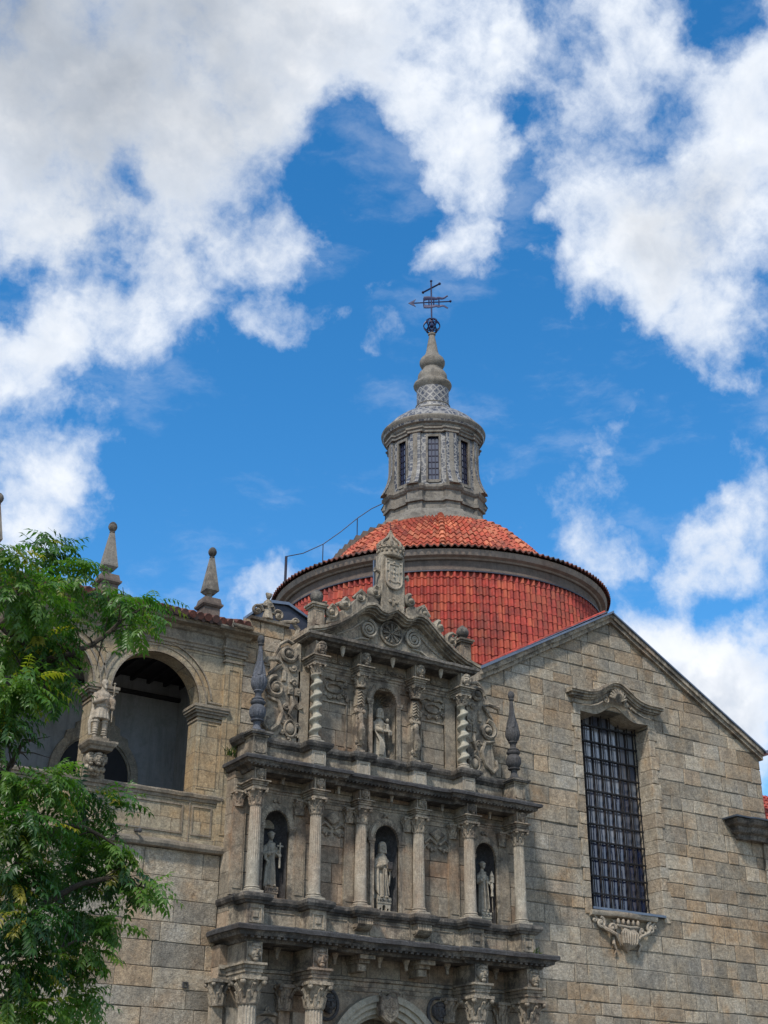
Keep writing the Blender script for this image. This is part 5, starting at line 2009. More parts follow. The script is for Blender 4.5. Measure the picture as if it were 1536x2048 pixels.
for cx, lab in ((-2.9, 'stone ball on a square post at the left end of the pediment'), (2.95, 'stone ball on a square post at the right end of the pediment')):
    t = thing('ball_finial', (cx, -.95, 17.4), lab, 'finial', 'ball finials of the pediment')
    m = MB()
    m.box(cx - .2, cx + .2, -1.15, -.75, 17.25, 18.1)
    for (p, q, r_, s_) in ((-.15, .15, 17.5, 17.53), (-.15, .15, 17.98, 18.01), (-.15, -.12, 17.53, 17.98), (.12, .15, 17.53, 17.98)):
        m.box(cx + p, cx + q, -1.17, -1.15, r_, s_)
    m.box(cx - .26, cx + .26, -1.21, -.69, 18.1, 18.17)
    m.box(cx - .3, cx + .3, -1.25, -.65, 18.17, 18.24)
    m.build('post', M['carved'], t)
    m = MB()
    m.lathe([(.14, 18.24), (.1, 18.3), (.1, 18.33), (.17, 18.38), (.22, 18.48), (.22, 18.58), (.17, 18.69), (.08, 18.76), (.04, 18.8), (0, 18.81)], cx, -.95, 0, 18)
    m.build('ball', M['ledge'], t)

# tall urn finials ------------------------------------------------------------
for cx, mat, lab, tw in ((-4.9, M['urn_blue'], 'bluish grey carved urn finial with spiral neck left of the upper portal tier', 1),
                         (4.9, M['black'], 'blackened carved urn finial against the right hand church wall', 1)):
    t = thing('urn_finial', (cx, -1.05, 13.56), lab, 'finial', 'tall urn finials')
    cy = -1.05

    def gad(lo, hi, n=14, amp=.1):
        def fn(th, z, r):
            k = 1 if lo < z < hi else 0
            return r * (1 + amp * k * (abs(sin(th * n / 2)) - .6))
        return fn
    m = MB()
    m.box(cx - .19, cx + .19, cy - .19, cy + .19, 13.56, 13.66)
    m.lathe([(.17, 13.66), (.13, 13.74), (.1, 13.82), (.12, 13.92), (.2, 13.95), (.21, 13.99), (.12, 14.02)], cx, cy, 0, 24)
    m.lathe([(.13, 14.0), (.2, 14.06), (.245, 14.16), (.255, 14.26), (.25, 14.3), (.25, 14.32), (.23, 14.38), (.17, 14.46)], cx, cy, 0, 56, fn=gad(14.03, 14.29))
    m.lathe([(.15, 14.44), (.2, 14.47), (.235, 14.52), (.235, 14.56), (.18, 14.6), (.2, 14.64), (.15, 14.68), (.1, 14.72), (.1, 14.82), (.13, 14.87), (.16, 14.89), (.15, 14.92)], cx, cy, 0, 24)
    m.build('vase', mat, t)
    m = MB()
    m.lathe([(.13, 14.9), (.2, 15.0), (.24, 15.12), (.245, 15.25), (.22, 15.36), (.2, 15.4)], cx, cy, 0, 56, fn=gad(14.92, 15.38))
    prof = [(.21, 15.38), (.19, 15.46), (.16, 15.6), (.12, 15.78), (.09, 15.98), (.07, 16.2), (.055, 16.38), (.055, 16.42)]
    prof2 = []
    for i in range(len(prof) - 1):
        for q in range(4):
            u = q / 4
            prof2.append((prof[i][0] + (prof[i + 1][0] - prof[i][0]) * u, prof[i][1] + (prof[i + 1][1] - prof[i][1]) * u))
    m.lathe(prof2, cx, cy, 0, 48, fn=lambda th, z, r: r * (1 + .13 * cos(6 * th - 9 * z) * max(0, min(1, (16.2 - z) / .5))))
    m.build('spiral_neck', mat, t)
    m = MB()
    m.lathe([(.055, 16.38), (.09, 16.42), (.09, 16.45), (.07, 16.47), (.11, 16.53), (.115, 16.62), (.09, 16.7), (.03, 16.74), (0, 16.75)], cx, cy, 0, 20)
    m.build('ball', M['black'], t)

# shoulder wall left of tier three with ornaments -------------------------------
sw = thing('shoulder_wall', (-4.3, 0, 12), 'tan ashlar wall rising behind the left urn with scrolled stone top', 'wall')
m = MB()
ashlar(m, -5.05, -2.9, 11.0, 17.62, -.10, hs=(.45, .6), ws=(.6, 1.0), seed=41, ochre=.35, grey=.2, depth=.3)
m.build('masonry', M['wall'], sw)
m = MB()
m.box(-5.04, -3, -.07, .5, 11, 17.55)
m.build('mortar_joint', M['mortar'], sw)
m = MB()
m.sweep([(0, 17.6), (.12, 17.62), (.14, 17.7), (0, 17.74), (-.5, 17.74)], [(-4.75, .3), (-4.75, -.1), (-3.55, -.1), (-3.4, .3)])
m.volute(-4.62, 17.98, -.12, .2, 1.6, 0, 1, .06, 1.5)
m.volute(-3.85, 17.95, -.12, .2, 1.6, pi, -1, .06, 1.5)
m.tube([(-3.8, -.1, 17.75), (-3.3, -.12, 17.85), (-3.1, -.14, 17.6), (-3.2, -.14, 17.3), (-3.1, -.14, 17.1)], [.06, .07, .09, .08, .05], 7)
m.volute(-3.08, 17.18, -.16, .17, 1.5, pi, 1, .06, 1.5)
m.volute(-3.25, 17.85, -.16, .13, 1.3, 0, 1, .05, 1.5)
m.build('scrolled_top', M['carved'], sw)

# little dark roof cabin behind ---------------------------------------------------
dm = thing('roof_hatch', (-2.9, 1.6, 17.4), 'small dark zinc clad roof cabin with tile edge behind the pediment left end', 'roof hatch')
m = MB()
m.prism([(-3.75, 17.0), (-2.2, 17.0), (-2.2, 18.35), (-3.1, 18.75), (-3.75, 18.68)], .7, 2.4)
m.build('cabin', M['zinc_dark'], dm)
m = MB()
m.prism([(-3.85, 18.68), (-3.1, 18.76), (-2.1, 18.34), (-2.1, 18.42), (-3.1, 18.86), (-3.85, 18.78)], .6, 2.5)
m.build('roof_edge', M['lead'], dm)
m = MB()
for k in range(3):
    m.tube([(-2.55 + k * .25, .75, 18.62 - k * .1), (-2.55 + k * .25, 1.9, 18.95 - k * .1)], .12, 8)
m.build('ridge_tile', M['tile'], dm)
# ================================================================== arcaded gallery (left)
gal = thing('gallery', (-10, 0, 0), 'ochre granite upper gallery with open round arches over a rough grey wall', 'loggia')
AX = [-7.83, -11.25, -14.67, -18.09, -21.5]
AR, ZS = 1.42, 14.48
m = MB()
for cx in AX:
    m.prism(arch_poly(cx - 1.71, cx + 1.71, 14.1, 16.36, cx, AR + .02, ZS, 24), 0, .55)
m.box(-6.12, -5.45, 0, .55, 10.3, 16.36)
m.build('wall', M['gallery'], gal)
m = MB()
for cx in AX:
    arch_band(m, cx, ZS, AR, AR + .24, -.05, .6, 36)
m.build('archivolt', M['gallery'], gal)
m = MB()
for cx in AX:
    arch_band(m, cx, ZS, AR + .40, AR + .45, -.05, .02, 36, a0=.12, a1=pi - .12)
    arch_band(m, cx, ZS, AR - .0, AR + .05, -.075, .02, 36)
    arch_band(m, cx, ZS, AR + .2, AR + .25, -.075, .02, 36)
    # spandrel frames
    m.box(cx - 1.6, cx + 1.6, -.03, .02, 16.22, 16.27)
m.box(-6.1, -5.62, -.03, .02, 14.6, 14.65)
m.build('arch_moulding', M['gallery_trim'], gal)
for i, cx in enumerate([-6.02] + [a - 1.71 for a in AX[:-1]]):
    w = .40 if i == 0 else .295
    p = MB()
    p.box(cx - w, cx + w, -.04, .6, 11.72, 14.1)
    for (a, b, c, d) in ((-w + .1, w - .1, 13.9, 13.94), (-w + .1, w - .1, 11.9, 11.94), (-w + .1, -w + .13, 11.94, 13.9), (w - .13, w - .1, 11.94, 13.9)):
        p.box(cx + a, cx + b, -.06, -.04, c, d)
    p.box(cx - w - .04, cx + w + .04, -.08, .64, 11.72, 11.86)
    o = p.build('pier', M['gallery'], gal)
    q = MB()
    for (e, z0, z1) in ((.03, 14.0, 14.06), (.06, 14.12, 14.22), (.12, 14.22, 14.3), (.17, 14.3, 14.38), (.2, 14.38, 14.47)):
        q.box(cx - w - e, cx + w + e, -.04 - e, .6 + e * .4, z0, z1 - .003)
    q.build('impost', M['gallery_trim'], o)
# parapet
m = MB()
m.box(-23, -5.45, -.04, .3, 10.28, 11.5)
m.build('parapet', M['gallery'], gal)
m = MB()
m.sweep([(0, 11.5), (.04, 11.5), (.06, 11.58), (.11, 11.6), (.13, 11.68), (.12, 11.72), (-.3, 11.73)], [(-23, -.04), (-5.45, -.04)])
m.sweep([(0, 10.02), (.13, 10.04), (.17, 10.12), (.17, 10.2), (.09, 10.27), (0, 10.3)], [(-23, -.04), (-5.3, -.04)])
for a in AX:
    for (p0, p1, z0, z1) in ((a - 1.25, a + 1.15, 11.33, 11.38), (a - 1.25, a + 1.15, 10.5, 10.55), (a - 1.25, a - 1.2, 10.55, 11.33), (a + 1.1, a + 1.15, 10.55, 11.33)):
        m.box(p0, p1, -.075, -.04, z0, z1)
    b = a + 1.75
    for (p0, p1, z0, z1) in ((b - .33, b + .33, 11.33, 11.38), (b - .33, b + .33, 10.5, 10.55), (b - .33, b - .28, 10.55, 11.33), (b + .28, b + .33, 10.55, 11.33)):
        m.box(p0, p1, -.075, -.04, z0, z1)
    m.box(b - .42, b - .38, -.07, -.04, 10.3, 11.5)
m.build('parapet_moulding', M['gallery_trim'], gal)
m = MB()
m.tube([(-8.1, -.04, 10.42), (-8.1, -.35, 10.36)], .05, 8)
m.ball(-8.1, -.36, 10.36, .07, seg=8, rings=5)
m.build('rain_spout', M['black'], gal)
# corner pilaster strip beside the portal
m = MB()
m.box(-5.62, -5.02, -.12, .2, 10.2, 16.6)
for (p0, p1, z0, z1) in ((-5.52, -5.12, 15.75, 15.79), (-5.52, -5.12, 10.6, 10.64), (-5.52, -5.48, 10.64, 15.75), (-5.16, -5.12, 10.64, 15.75)):
    m.box(p0, p1, -.145, -.12, z0, z1)
m.build('corner_pilaster', M['gallery'], gal)
m = MB()
pth = [(-23, 0), (-5.66, 0), (-5.66, -.14), (-4.98, -.14), (-4.98, .1)]
m.sweep([(0, 16.2), (.03, 16.2), (.03, 16.28), (.07, 16.3), (.07, 16.38), (.12, 16.42), (.12, 16.46), (0, 16.48)], pth)
m.sweep([(-.2, 16.0), (.03, 16.0), (.03, 16.05), (0, 16.06)], [(-5.66, 0), (-5.66, -.14), (-4.98, -.14), (-4.98, .1)])
m.sweep([(0, 16.46), (.02, 16.47), (.02, 16.78), (.1, 16.82), (.16, 16.9), (.4, 16.93), (.44, 17.0), (.44, 17.04), (0, 17.06)], pth)
m.build('entablature', M['gallery_trim'], gal)
# eaves of barrel tiles
m = MB()
rr = random.Random(77)
k = 0
x = -22.0
while x < -5.15:
    y0 = -.62 if x < -5.7 else -.74
    for j in range(5):
        m.col = (rr.random(), max(0, rr.gauss(.45, .3)), 0)
        ya, yb = y0 + j * .34 + rr.uniform(-.02, .02), y0 + j * .34 + .42
        za = 17.13 + (j * .34) * .36
        m.tube([(x, ya, za), (x, yb, za + .42 * .36 + .03)], [.125, .10], 9)
        m.col = (rr.random() * .5, .8, 0)
        m.tube([(x + .13, ya + .04, za - .07), (x + .13, yb + .04, za + .08)], [.09, .08], 7)
    x += .262
m.col = (.3, .8, 0)
m.add([(-22, -.5, 17.06), (-5.1, -.5, 17.06), (-5.1, 3.3, 18.3), (-22, 3.3, 18.3)], [(0, 1, 2, 3)])
m.build('roof_tiles', M['tile_old'], gal)
m = MB()
m.sweep([(-.02, 17.0), (.03, 16.99), (.08, 17.02), (.1, 17.09), (.06, 17.1)], [(-5.75, -.66), (-5.0, -.66)])
m.tube([(-5.72, -.7, 17.2), (-5.73, -.72, 16.95)], .02, 5)
m.build('eaves_gutter', M['gallery_trim'], gal)
# back of the gallery
m = MB()
m.box(-23, -5.6, 3.05, 3.3, 9.9, 17.0)
m.box(-5.75, -5.46, .58, 3.1, 9.9, 17.0)
m.build('rear_wall', M['plaster'], gal)
m = MB()
m.box(-23, -5.5, .56, 3.3, 16.1, 16.3)
for k in range(30):
    m.box(-22.6 + k * .58, -22.5 + k * .58, .56, 3.05, 15.96, 16.1)
m.box(-23, -5.5, 2.9, 3.04, 15.5, 15.62)
m.box(-23, -5.5, .3, 3.3, 10.1, 10.3)
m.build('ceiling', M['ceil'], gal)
for cx in (-8.45, -15.3):
    m = MB()
    arch_band(m, cx, 12.7, 1.2, 1.45, 2.88, 3.06, 28, legs_z=10.3)
    arch_band(m, cx, 12.7, 1.14, 1.2, 2.94, 3.06, 28, legs_z=10.3)
    # ogee crest
    half = [(0, 15.0), (.25, 14.75), (.5, 14.62), (.52, 14.35), (.72, 14.25), (.72, 14.05), (1.0, 13.95), (1.05, 13.7)]
    m.prism([(cx + x, z) for x, z in half] + [(cx + 1.05 * 1.0, 13.5), (cx + .6, 14.0 - .02), (cx, 14.1), (cx - .6, 14.0 - .02), (cx - 1.05, 13.5)] + [(cx - x, z) for x, z in reversed(half[1:])], 2.9, 3.06)
    d_ = m.build('doorway', M['gallery_trim'], gal)
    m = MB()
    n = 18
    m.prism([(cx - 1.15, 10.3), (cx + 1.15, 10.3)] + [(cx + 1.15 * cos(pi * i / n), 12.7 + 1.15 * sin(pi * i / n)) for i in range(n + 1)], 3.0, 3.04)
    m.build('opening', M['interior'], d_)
m = MB()
for z in (12.0, 11.72):
    m.box(-6.95, -6.35, 3.02, 3.06, z, z + .08)
    for k in range(6):
        m.box(-6.93 + k * .1, -6.88 + k * .1, 3.0, 3.03, z, z + .08)
m.build('wall_vent', M['frame'], gal)
# rough wall below
low = thing('lower_wall', (-14, 0, 0), 'rough grey granite block wall below the gallery beside the portal', 'wall')
m = MB()
ashlar(m, -26, -5.35, 0, 10.03, 0.0, hs=(.5, .78), ws=(.8, 1.9), seed=51, jit=.012, ochre=.12, grey=.55, gap=.009, bev=.012, proud=.01)
m.build('masonry', M['wall'], low)
m = MB()
m.box(-26, -5.4, .025, .6, 0, 10.02)
m.build('mortar_joint', M['mortar'], low)
m = MB()
for q in ((-6.3, -6.14, 6.27, 6.30), (-6.3, -6.14, 6.40, 6.43), (-6.3, -6.27, 6.30, 6.40), (-6.17, -6.14, 6.30, 6.40)):
    m.box(q[0], q[1], -.05, .0, q[2], q[3])
m.build('iron_ring', M['black'], low)

# obelisks on the gallery roof -------------------------------------------------------
labs = {-6.35: 'granite obelisk nearest the dome on the gallery roof, rusty stone pedestal', -9.77: 'granite obelisk with round ball rising just right of the tree top', -13.37: 'granite obelisk cut by the left picture edge above the tree'}
proto = None
for cx in (-6.35, -9.77, -13.37):
    if proto is None:
        t = thing('obelisk', (cx, -.15, 16.95), labs[cx], 'obelisk', 'obelisks along the gallery roof')
        m = MB()
        cy = -.15

        def sq(m, h0, h1, z0, z1):
            m.add([(cx - h0, cy - h0, z0), (cx + h0, cy - h0, z0), (cx + h0, cy + h0, z0), (cx - h0, cy + h0, z0), (cx - h1, cy - h1, z1), (cx + h1, cy - h1, z1), (cx + h1, cy + h1, z1), (cx - h1, cy + h1, z1)],
                  [(0, 1, 5, 4), (1, 2, 6, 5), (2, 3, 7, 6), (3, 0, 4, 7), (4, 5, 6, 7), (3, 2, 1, 0)])
        sq(m, .28, .27, 16.95, 17.6)
        sq(m, .30, .35, 17.6, 17.66)
        sq(m, .35, .35, 17.66, 17.72)
        sq(m, .31, .29, 17.72, 17.82)
        sq(m, .29, .27, 17.82, 17.92)
        m.build('pedestal', M['ring'], t)
        m = MB()
        m.lathe([(.17, 17.9), (.11, 17.97), (.08, 18.04), (.11, 18.1), (.15, 18.12)], cx, cy, 0, 18)
        sq(m, .13, .215, 18.1, 18.2)
        sq(m, .225, .225, 18.2, 18.25)
        sq(m, .22, .065, 18.25, 19.38)
        m.build('spike', M['lantern'], t)
        m = MB()
        m.lathe([(.06, 19.37), (.085, 19.4), (.085, 19.42), (.06, 19.44), (.1, 19.48), (.135, 19.55), (.14, 19.61), (.115, 19.69), (.06, 19.75), (0, 19.77)], cx, cy, 0, 20)
        m.build('ball', M['ledge'], t)
        proto = t
    else:
        c = copy_tree(proto)
        c.location.x = cx
        c['label'] = labs[cx]

# ================================================================== statues
def finish_statue(m, name, mat, parent, vox=.0145):
    o = m.build(name, mat, parent, sharp=0)
    r = o.modifiers.new('union', 'REMESH')
    r.mode = 'VOXEL'
    r.voxel_size = vox
    r.use_smooth_shade = True
    s_ = o.modifiers.new('soft', 'SMOOTH')
    s_.factor = .3
    s_.iterations = 1
    return o


def arm(m, sh, el, ha, r0=.075, r1=.06, sleeve=.085):
    mid = [tuple(Vector(sh).lerp(Vector(el), t)) for t in (0, .5)]
    m.tube([sh, mid[1], el, tuple(Vector(el).lerp(Vector(ha), .6)), tuple(Vector(el).lerp(Vector(ha), .85))], [r0, r0, r0 * 1.05, sleeve, sleeve * .9], 10)
    d = (Vector(ha) - Vector(el)).normalized()
    m.tube([tuple(Vector(el).lerp(Vector(ha), .7)), ha], [.035, .03], 8)
    hp = Vector(ha)
    m.ball(hp.x, hp.y, hp.z, .042, .042, .042, 8, 6)
    side = d.cross(Vector((0, 0, 1)))
    side = side.normalized() if side.length > .1 else Vector((1, 0, 0))
    upn = side.cross(d)
    for i in range(4):
        o_ = upn * (-.03 + .02 * i)
        L = (.075, .085, .08, .06)[i]
        m.tube([tuple(hp + o_), tuple(hp + o_ + d * L * .6), tuple(hp + o_ + d * L - side * .02)], [.012, .011, .009], 5)
    m.tube([tuple(hp + upn * .03), tuple(hp + upn * .06 + d * .03)], [.013, .01], 5)


def head(m, x, y, z, s=1.0, hood=False, beard=False, tilt=0.0, bald=False):
    m.ball(x, y, z, .088 * s, .105 * s, .125 * s, 16, 12)
    m.ball(x, y - .03 * s, z - .055 * s, .068 * s, .075 * s, .075 * s, 12, 8)
    m.tube([(x, y - .10 * s, z + .02 * s), (x, y - .132 * s, z - .025 * s), (x, y - .10 * s, z - .032 * s)], [.012 * s, .018 * s, .014 * s], 6)
    m.ball(x, y - .095 * s, z - .065 * s, .03 * s, .018 * s, .01 * s, 8, 4)
    for sg in (-1, 1):
        m.ball(x + sg * .035 * s, y - .094 * s, z + .03 * s, .024 * s, .014 * s, .010 * s, 8, 4)
        m.ball(x + sg * .09 * s, y, z - .005 * s, .014 * s, .025 * s, .032 * s, 6, 5)
    if hood:
        m.lathe([(.155, -.2), (.14, -.08), (.135, .04), (.11, .12), (.05, .165), (0, .17)], x, y + .02, z, 22, fn=lambda th, zz, r: r * (.62 if sin(th) < -.55 and zz < .09 else 1))
    else:
        m.ball(x, y + .02 * s, z + .045 * s, .098 * s, .105 * s, .10 * s, 12, 8)
    if beard:
        m.tube([(x, y - .07, z - .08), (x, y - .10, z - .16), (x, y - .08, z - .22)], [.05, .045, .02], 8)


def robe(m, x, y, z, H, w=.27, waist=.17, sho=.21, folds=9, amp=.09, sweep_=0.0, front=.75, seed=0):
    def fn(th, zz, r):
        t = zz / H
        a = amp * max(0, 1 - t) ** .8
        k = sin(folds * th + 1.3 * sin(2 * th + seed) + seed) * .7 + .4 * sin(folds * 1.7 * th + 2 + seed)
        return (r * (1 + a * k), sweep_ * (1 - t) * .1, 0)
    P = [(w, 0), (w * .98, .03), (w * .9, .25), (w * .84, .5), (w * .76, .72), (waist, .86), (waist * 1.02, .95), (sho * .98, 1.12), (sho, 1.2), (sho * .8, 1.29), (.10, 1.35), (.07, 1.4), (.06, 1.46), (0, 1.47)]
    P = [(r, zz * H / 1.47) for r, zz in P]
    m.lathe(P, x, y, z, 60, sy=front, fn=fn)


def text_part(name, txt, x, y, z, size, mat, parent, depth=.012):
    cu = bpy.data.curves.new(name, 'FONT')
    cu.body = txt
    cu.size = size
    cu.extrude = depth
    cu.align_x = 'CENTER'
    cu.align_y = 'CENTER'
    tmp = bpy.data.objects.new('tmp', cu)
    me = bpy.data.meshes.new_from_object(tmp)
    bpy.data.objects.remove(tmp)
    me.materials.clear()
    me.materials.append(mat)
    o = bpy.data.objects.new(name, me)
    sc.collection.objects.link(o)
    o.parent = parent
    off = OFF[parent]
    o.location = (x - off.x, y - off.y, z - off.z)
    o.rotation_euler = (pi / 2, 0, 0)
    OFF[o] = off
    return o


# left niche: friar with a cross-topped book
def plinth(parent, cx, y, z0, z1, w, txt=None, mat='carved', d=.16):
    p = MB()
    p.box(cx - w / 2, cx + w / 2, y - d, y + d, z0, z1)
    p.box(cx - w / 2 - .02, cx + w / 2 + .02, y - d - .02, y + d, z1 - .19, z1)
    o = p.build('plinth', M[mat], parent)
    if txt:
        text_part('inscription', txt, cx, y - d - .02, z1 - .1, .125, M['black'], o)
    return o


t = thing('statue', (-3.95, -.42, 8.82), 'stone friar holding a cross in the left round headed niche', 'statue', 'niche statues')
x, y = -3.93, -.42
plinth(t, x, y, 8.82, 9.2, .4, 'S FRCO')
m = MB()
z = 9.2
robe(m, x, y, z, 1.42, w=.215, waist=.15, sho=.185, folds=7, amp=.13, seed=1)
m.tube([(x + .13 * cos(a), y + .03 + .11 * sin(a), z + 1.26 + .03 * cos(a)) for a in [2 * pi * i / 14 for i in range(15)]], .045, 8)
head(m, x - .0, y - .03, z + 1.52, 1.0)
m.tube([(x + .105 * cos(a), y - .02 + .11 * sin(a), z + 1.58) for a in [2 * pi * i / 14 for i in range(15)]], .025, 6)
arm(m, (x - .17, y, z + 1.18), (x - .24, y - .06, z + .95), (x - .06, y - .19, z + .98))
arm(m, (x + .17, y, z + 1.18), (x + .22, y - .05, z + .95), (x + .17, y - .2, z + 1.02))
m.tube([(x + .02, y - .17, z + .92), (x + .0, y - .2, z + .5), (x + .01, y - .2, z + .15)], .014, 6)
m.tube([(x - .2, y - .1, z + .95), (x - .22, y - .12, z + .8), (x - .15, y - .15, z + .72), (x - .17, y - .14, z + .62)], [.05, .05, .04, .02], 8)
for sg in (-1, 1):
    m.ball(x + sg * .08, y - .17, z + .03, .05, .09, .04, 10, 6)
finish_statue(m, 'body', M['statue'], t)
m = MB()
cx_ = x + .22
m.tube([(cx_, y - .2, z + .72), (cx_, y - .2, z + 1.3)], .025, 6)
m.tube([(cx_ - .1, y - .2, z + 1.2), (cx_ + .1, y - .2, z + 1.2)], .028, 6)
m.ball(cx_, y - .2, z + .92, .055, .04, .07, 8, 6)
m.tube([(cx_, y - .2, z + .78), (cx_, y - .2, z + .55)], [.035, .03], 6)
m.build('held_cross', M['statue'], t)

# centre niche: hooded saint with a book on a bridge-shaped plinth
t = thing('statue', (0, -.42, 8.82), 'hooded stone saint holding a book on an arched plinth in the central lower niche', 'statue', 'niche statues')
x, y = -.02, -.44
p = MB()
p.prism([(x - .22, 8.82), (x - .17, 8.82)] + [(x - .135 - .035 * cos(pi * i / 6), 8.93 + .035 * sin(pi * i / 6)) for i in range(7)] + [(x - .1, 8.82), (x - .06, 8.82)] +
        [(x - .06 * cos(pi * i / 8), 9.0 + .06 * sin(pi * i / 8)) for i in range(9)] + [(x + .06, 8.82), (x + .1, 8.82)] + [(x + .135 - .035 * cos(pi * i / 6), 8.93 + .035 * sin(pi * i / 6)) for i in range(7)] + [(x + .17, 8.82), (x + .22, 8.82), (x + .24, 9.1), (x - .24, 9.1)], y - .18, y + .16)
p.box(x - .25, x + .25, y - .2, y + .16, 9.1, 9.26)
for k in range(9):
    p.box(x - .25 + k * .057, x - .215 + k * .057, y - .205, y - .16, 9.26, 9.29)
o = p.build('plinth', M['statue'], t)
text_part('inscription', 'S GONCALO', x, y - .2, 9.18, .085, M['black'], o)
m = MB()
z = 9.26
robe(m, x, y, z, 1.5, w=.25, waist=.19, sho=.215, folds=8, amp=.13, seed=2, front=.7)
head(m, x + .02, y - .04, z + 1.60, 1.0, hood=True)
m.lathe([(.25, .9), (.24, 1.05), (.2, 1.22), (.12, 1.38), (.0, 1.42)], x, y, z, 30, sy=.8, fn=lambda th, zz, r: r * (1 + .05 * sin(8 * th)))
arm(m, (x - .19, y, z + 1.2), (x - .25, y - .05, z + .92), (x - .02, y - .22, z + 1.02), sleeve=.1)
arm(m, (x + .19, y, z + 1.2), (x + .26, y - .05, z + .9), (x + .16, y - .22, z + .94), sleeve=.1)
for k in range(5):
    xx = x - .26 + .018 * k
    m.tube([(xx, y - .06 - .02 * k, z + 1.0), (xx - .02, y - .08 - .02 * k, z + .6), (xx + .01, y - .08 - .02 * k, z + .25 - .04 * k)], .022, 6)
    xx = x + .27 - .02 * k
    m.tube([(xx, y - .06 - .02 * k, z + .95), (xx + .02, y - .1 - .015 * k, z + .75), (xx - .03, y - .09 - .02 * k, z + .4)], .022, 6)
for k in range(3):
    m.tube([(x - .05 + .06 * k, y - .2, z + .9), (x - .06 + .07 * k, y - .23, z + .5), (x - .05 + .1 * k, y - .23, z + .08)], .02, 6)
for sg in (-1, 1):
    m.ball(x + sg * .09, y - .19, z + .03, .05, .09, .04, 10, 6)
finish_statue(m, 'body', M['statue'], t)
m = MB()
m.box(x + .1, x + .24, y - .30, y - .22, z + .88, z + 1.1, .01)
m.build('book', M['black'], t)

# right niche: friar with a small church
t = thing('statue', (3.84, -.5, 8.82), 'slim stone friar carrying a small tower model in the right round headed niche', 'statue', 'niche statues')
x, y = 3.84, -.5
plinth(t, x + .02, y, 8.82, 9.2, .36, 'S DOM', 'cream')
m = MB()
z = 9.2
robe(m, x, y, z, 1.42, w=.2, waist=.14, sho=.18, folds=6, amp=.13, seed=3, front=.75)
m.tube([(x + .12 * cos(a), y + .02 + .11 * sin(a), z + 1.26 + .03 * cos(a)) for a in [2 * pi * i / 14 for i in range(15)]], .04, 8)
head(m, x + .01, y - .03, z + 1.52, .98)
m.tube([(x + .1 * cos(a), y - .02 + .105 * sin(a), z + 1.57) for a in [2 * pi * i / 14 for i in range(15)]], .025, 6)
arm(m, (x - .16, y, z + 1.18), (x - .21, y - .06, z + .95), (x - .13, y - .2, z + 1.05))
arm(m, (x + .16, y, z + 1.18), (x + .21, y - .05, z + .92), (x + .19, y - .19, z + .98))
m.tube([(x - .06, y - .15, z + 1.1), (x - .05, y - .2, z + .6), (x - .03, y - .2, z + .1)], .022, 6)
m.tube([(x + .07, y - .15, z + 1.1), (x + .09, y - .19, z + .6), (x + .12, y - .19, z + .1)], .022, 6)
for sg in (-1, 1):
    m.ball(x + sg * .07, y - .16, z + .03, .045, .08, .04, 10, 6)
finish_statue(m, 'body', M['statue'], t)
m = MB()
a_, b_ = x + .24, y - .2
m.box(a_ - .05, a_ + .05, b_ - .05, b_ + .05, z + .95, z + 1.15)
m.lathe([(.075, 1.15), (.05, 1.22), (.02, 1.3), (0, 1.34)], a_, b_, z, 8)
m.lathe([(.03, .5), (.05, .52), (.04, .62), (.03, .7), (.055, .8), (.05, .9), (.03, .96)], a_, b_, z, 10)
m.build('tower_model', M['statue'], t)
m = MB()
m.tube([(a_, b_, z + .02), (a_, b_, z + .5)], .012, 6)
m.build('staff', M['carved'], t)

# upper niche: mother with child
t = thing('statue', (0, -.3, 13.42), 'stone mother holding a child in the shell headed upper niche', 'statue', 'niche statues')
x, y = -.04, -.28
p = MB()
p.box(x - .22, x + .34, y - .2, y + .15, 13.44, 13.68)
p.box(x - .17, x + .29, y - .215, y + .15, 13.48, 13.64)
p.box(x - .2, x + .3, y - .17, y + .15, 13.68, 13.76)
p.build('plinth', M['statue'], t)
m = MB()
z = 13.76
robe(m, x, y, z, 1.42, w=.23, waist=.17, sho=.2, folds=6, amp=.13, seed=.6, front=.75, sweep_=.3)
head(m, x + .01, y - .04, z + 1.53, 1.0, hood=True)
arm(m, (x - .17, y, z + 1.18), (x - .22, y - .07, z + .92), (x + .06, y - .24, z + .86), sleeve=.09)
arm(m, (x + .17, y, z + 1.18), (x + .25, y - .06, z + .92), (x + .2, y - .24, z + .84), sleeve=.08)
for k in range(6):
    m.tube([(x - .22 + .05 * k, y - .13 - .012 * k, z + .85 - .05 * k), (x - .1 + .04 * k, y - .22, z + .5 - .03 * k), (x - .1 + .03 * k, y - .2, z + .05)], .02, 6)
    m.tube([(x - .24 + .02 * k, y - .06 - .03 * k, z + 1.1 - .01 * k), (x - .25 + .06 * k, y - .14 - .02 * k, z + .95 - .02 * k), (x + .02 + .03 * k, y - .23, z + .82 - .0 * k)], .018, 6)
m.tube([(x + .2, y - .2, z + .85), (x + .2, y - .19, z + 1.0), (x + .2, y - .18, z + 1.12)], [.075, .085, .06], 10)
m.ball(x + .2, y - .2, z + 1.24, .062, .066, .075, 10, 8)
m.tube([(x + .14, y - .22, z + .88), (x + .2, y - .33, z + .82), (x + .2, y - .32, z + .7)], [.045, .04, .03], 8)
m.tube([(x + .25, y - .22, z + .9), (x + .28, y - .31, z + .84), (x + .28, y - .3, z + .72)], [.045, .04, .03], 8)
m.tube([(x + .14, y - .2, z + 1.1), (x + .08, y - .26, z + 1.06), (x + .05, y - .25, z + 1.1)], [.03, .026, .02], 6)
finish_statue(m, 'body', M['statue'], t)

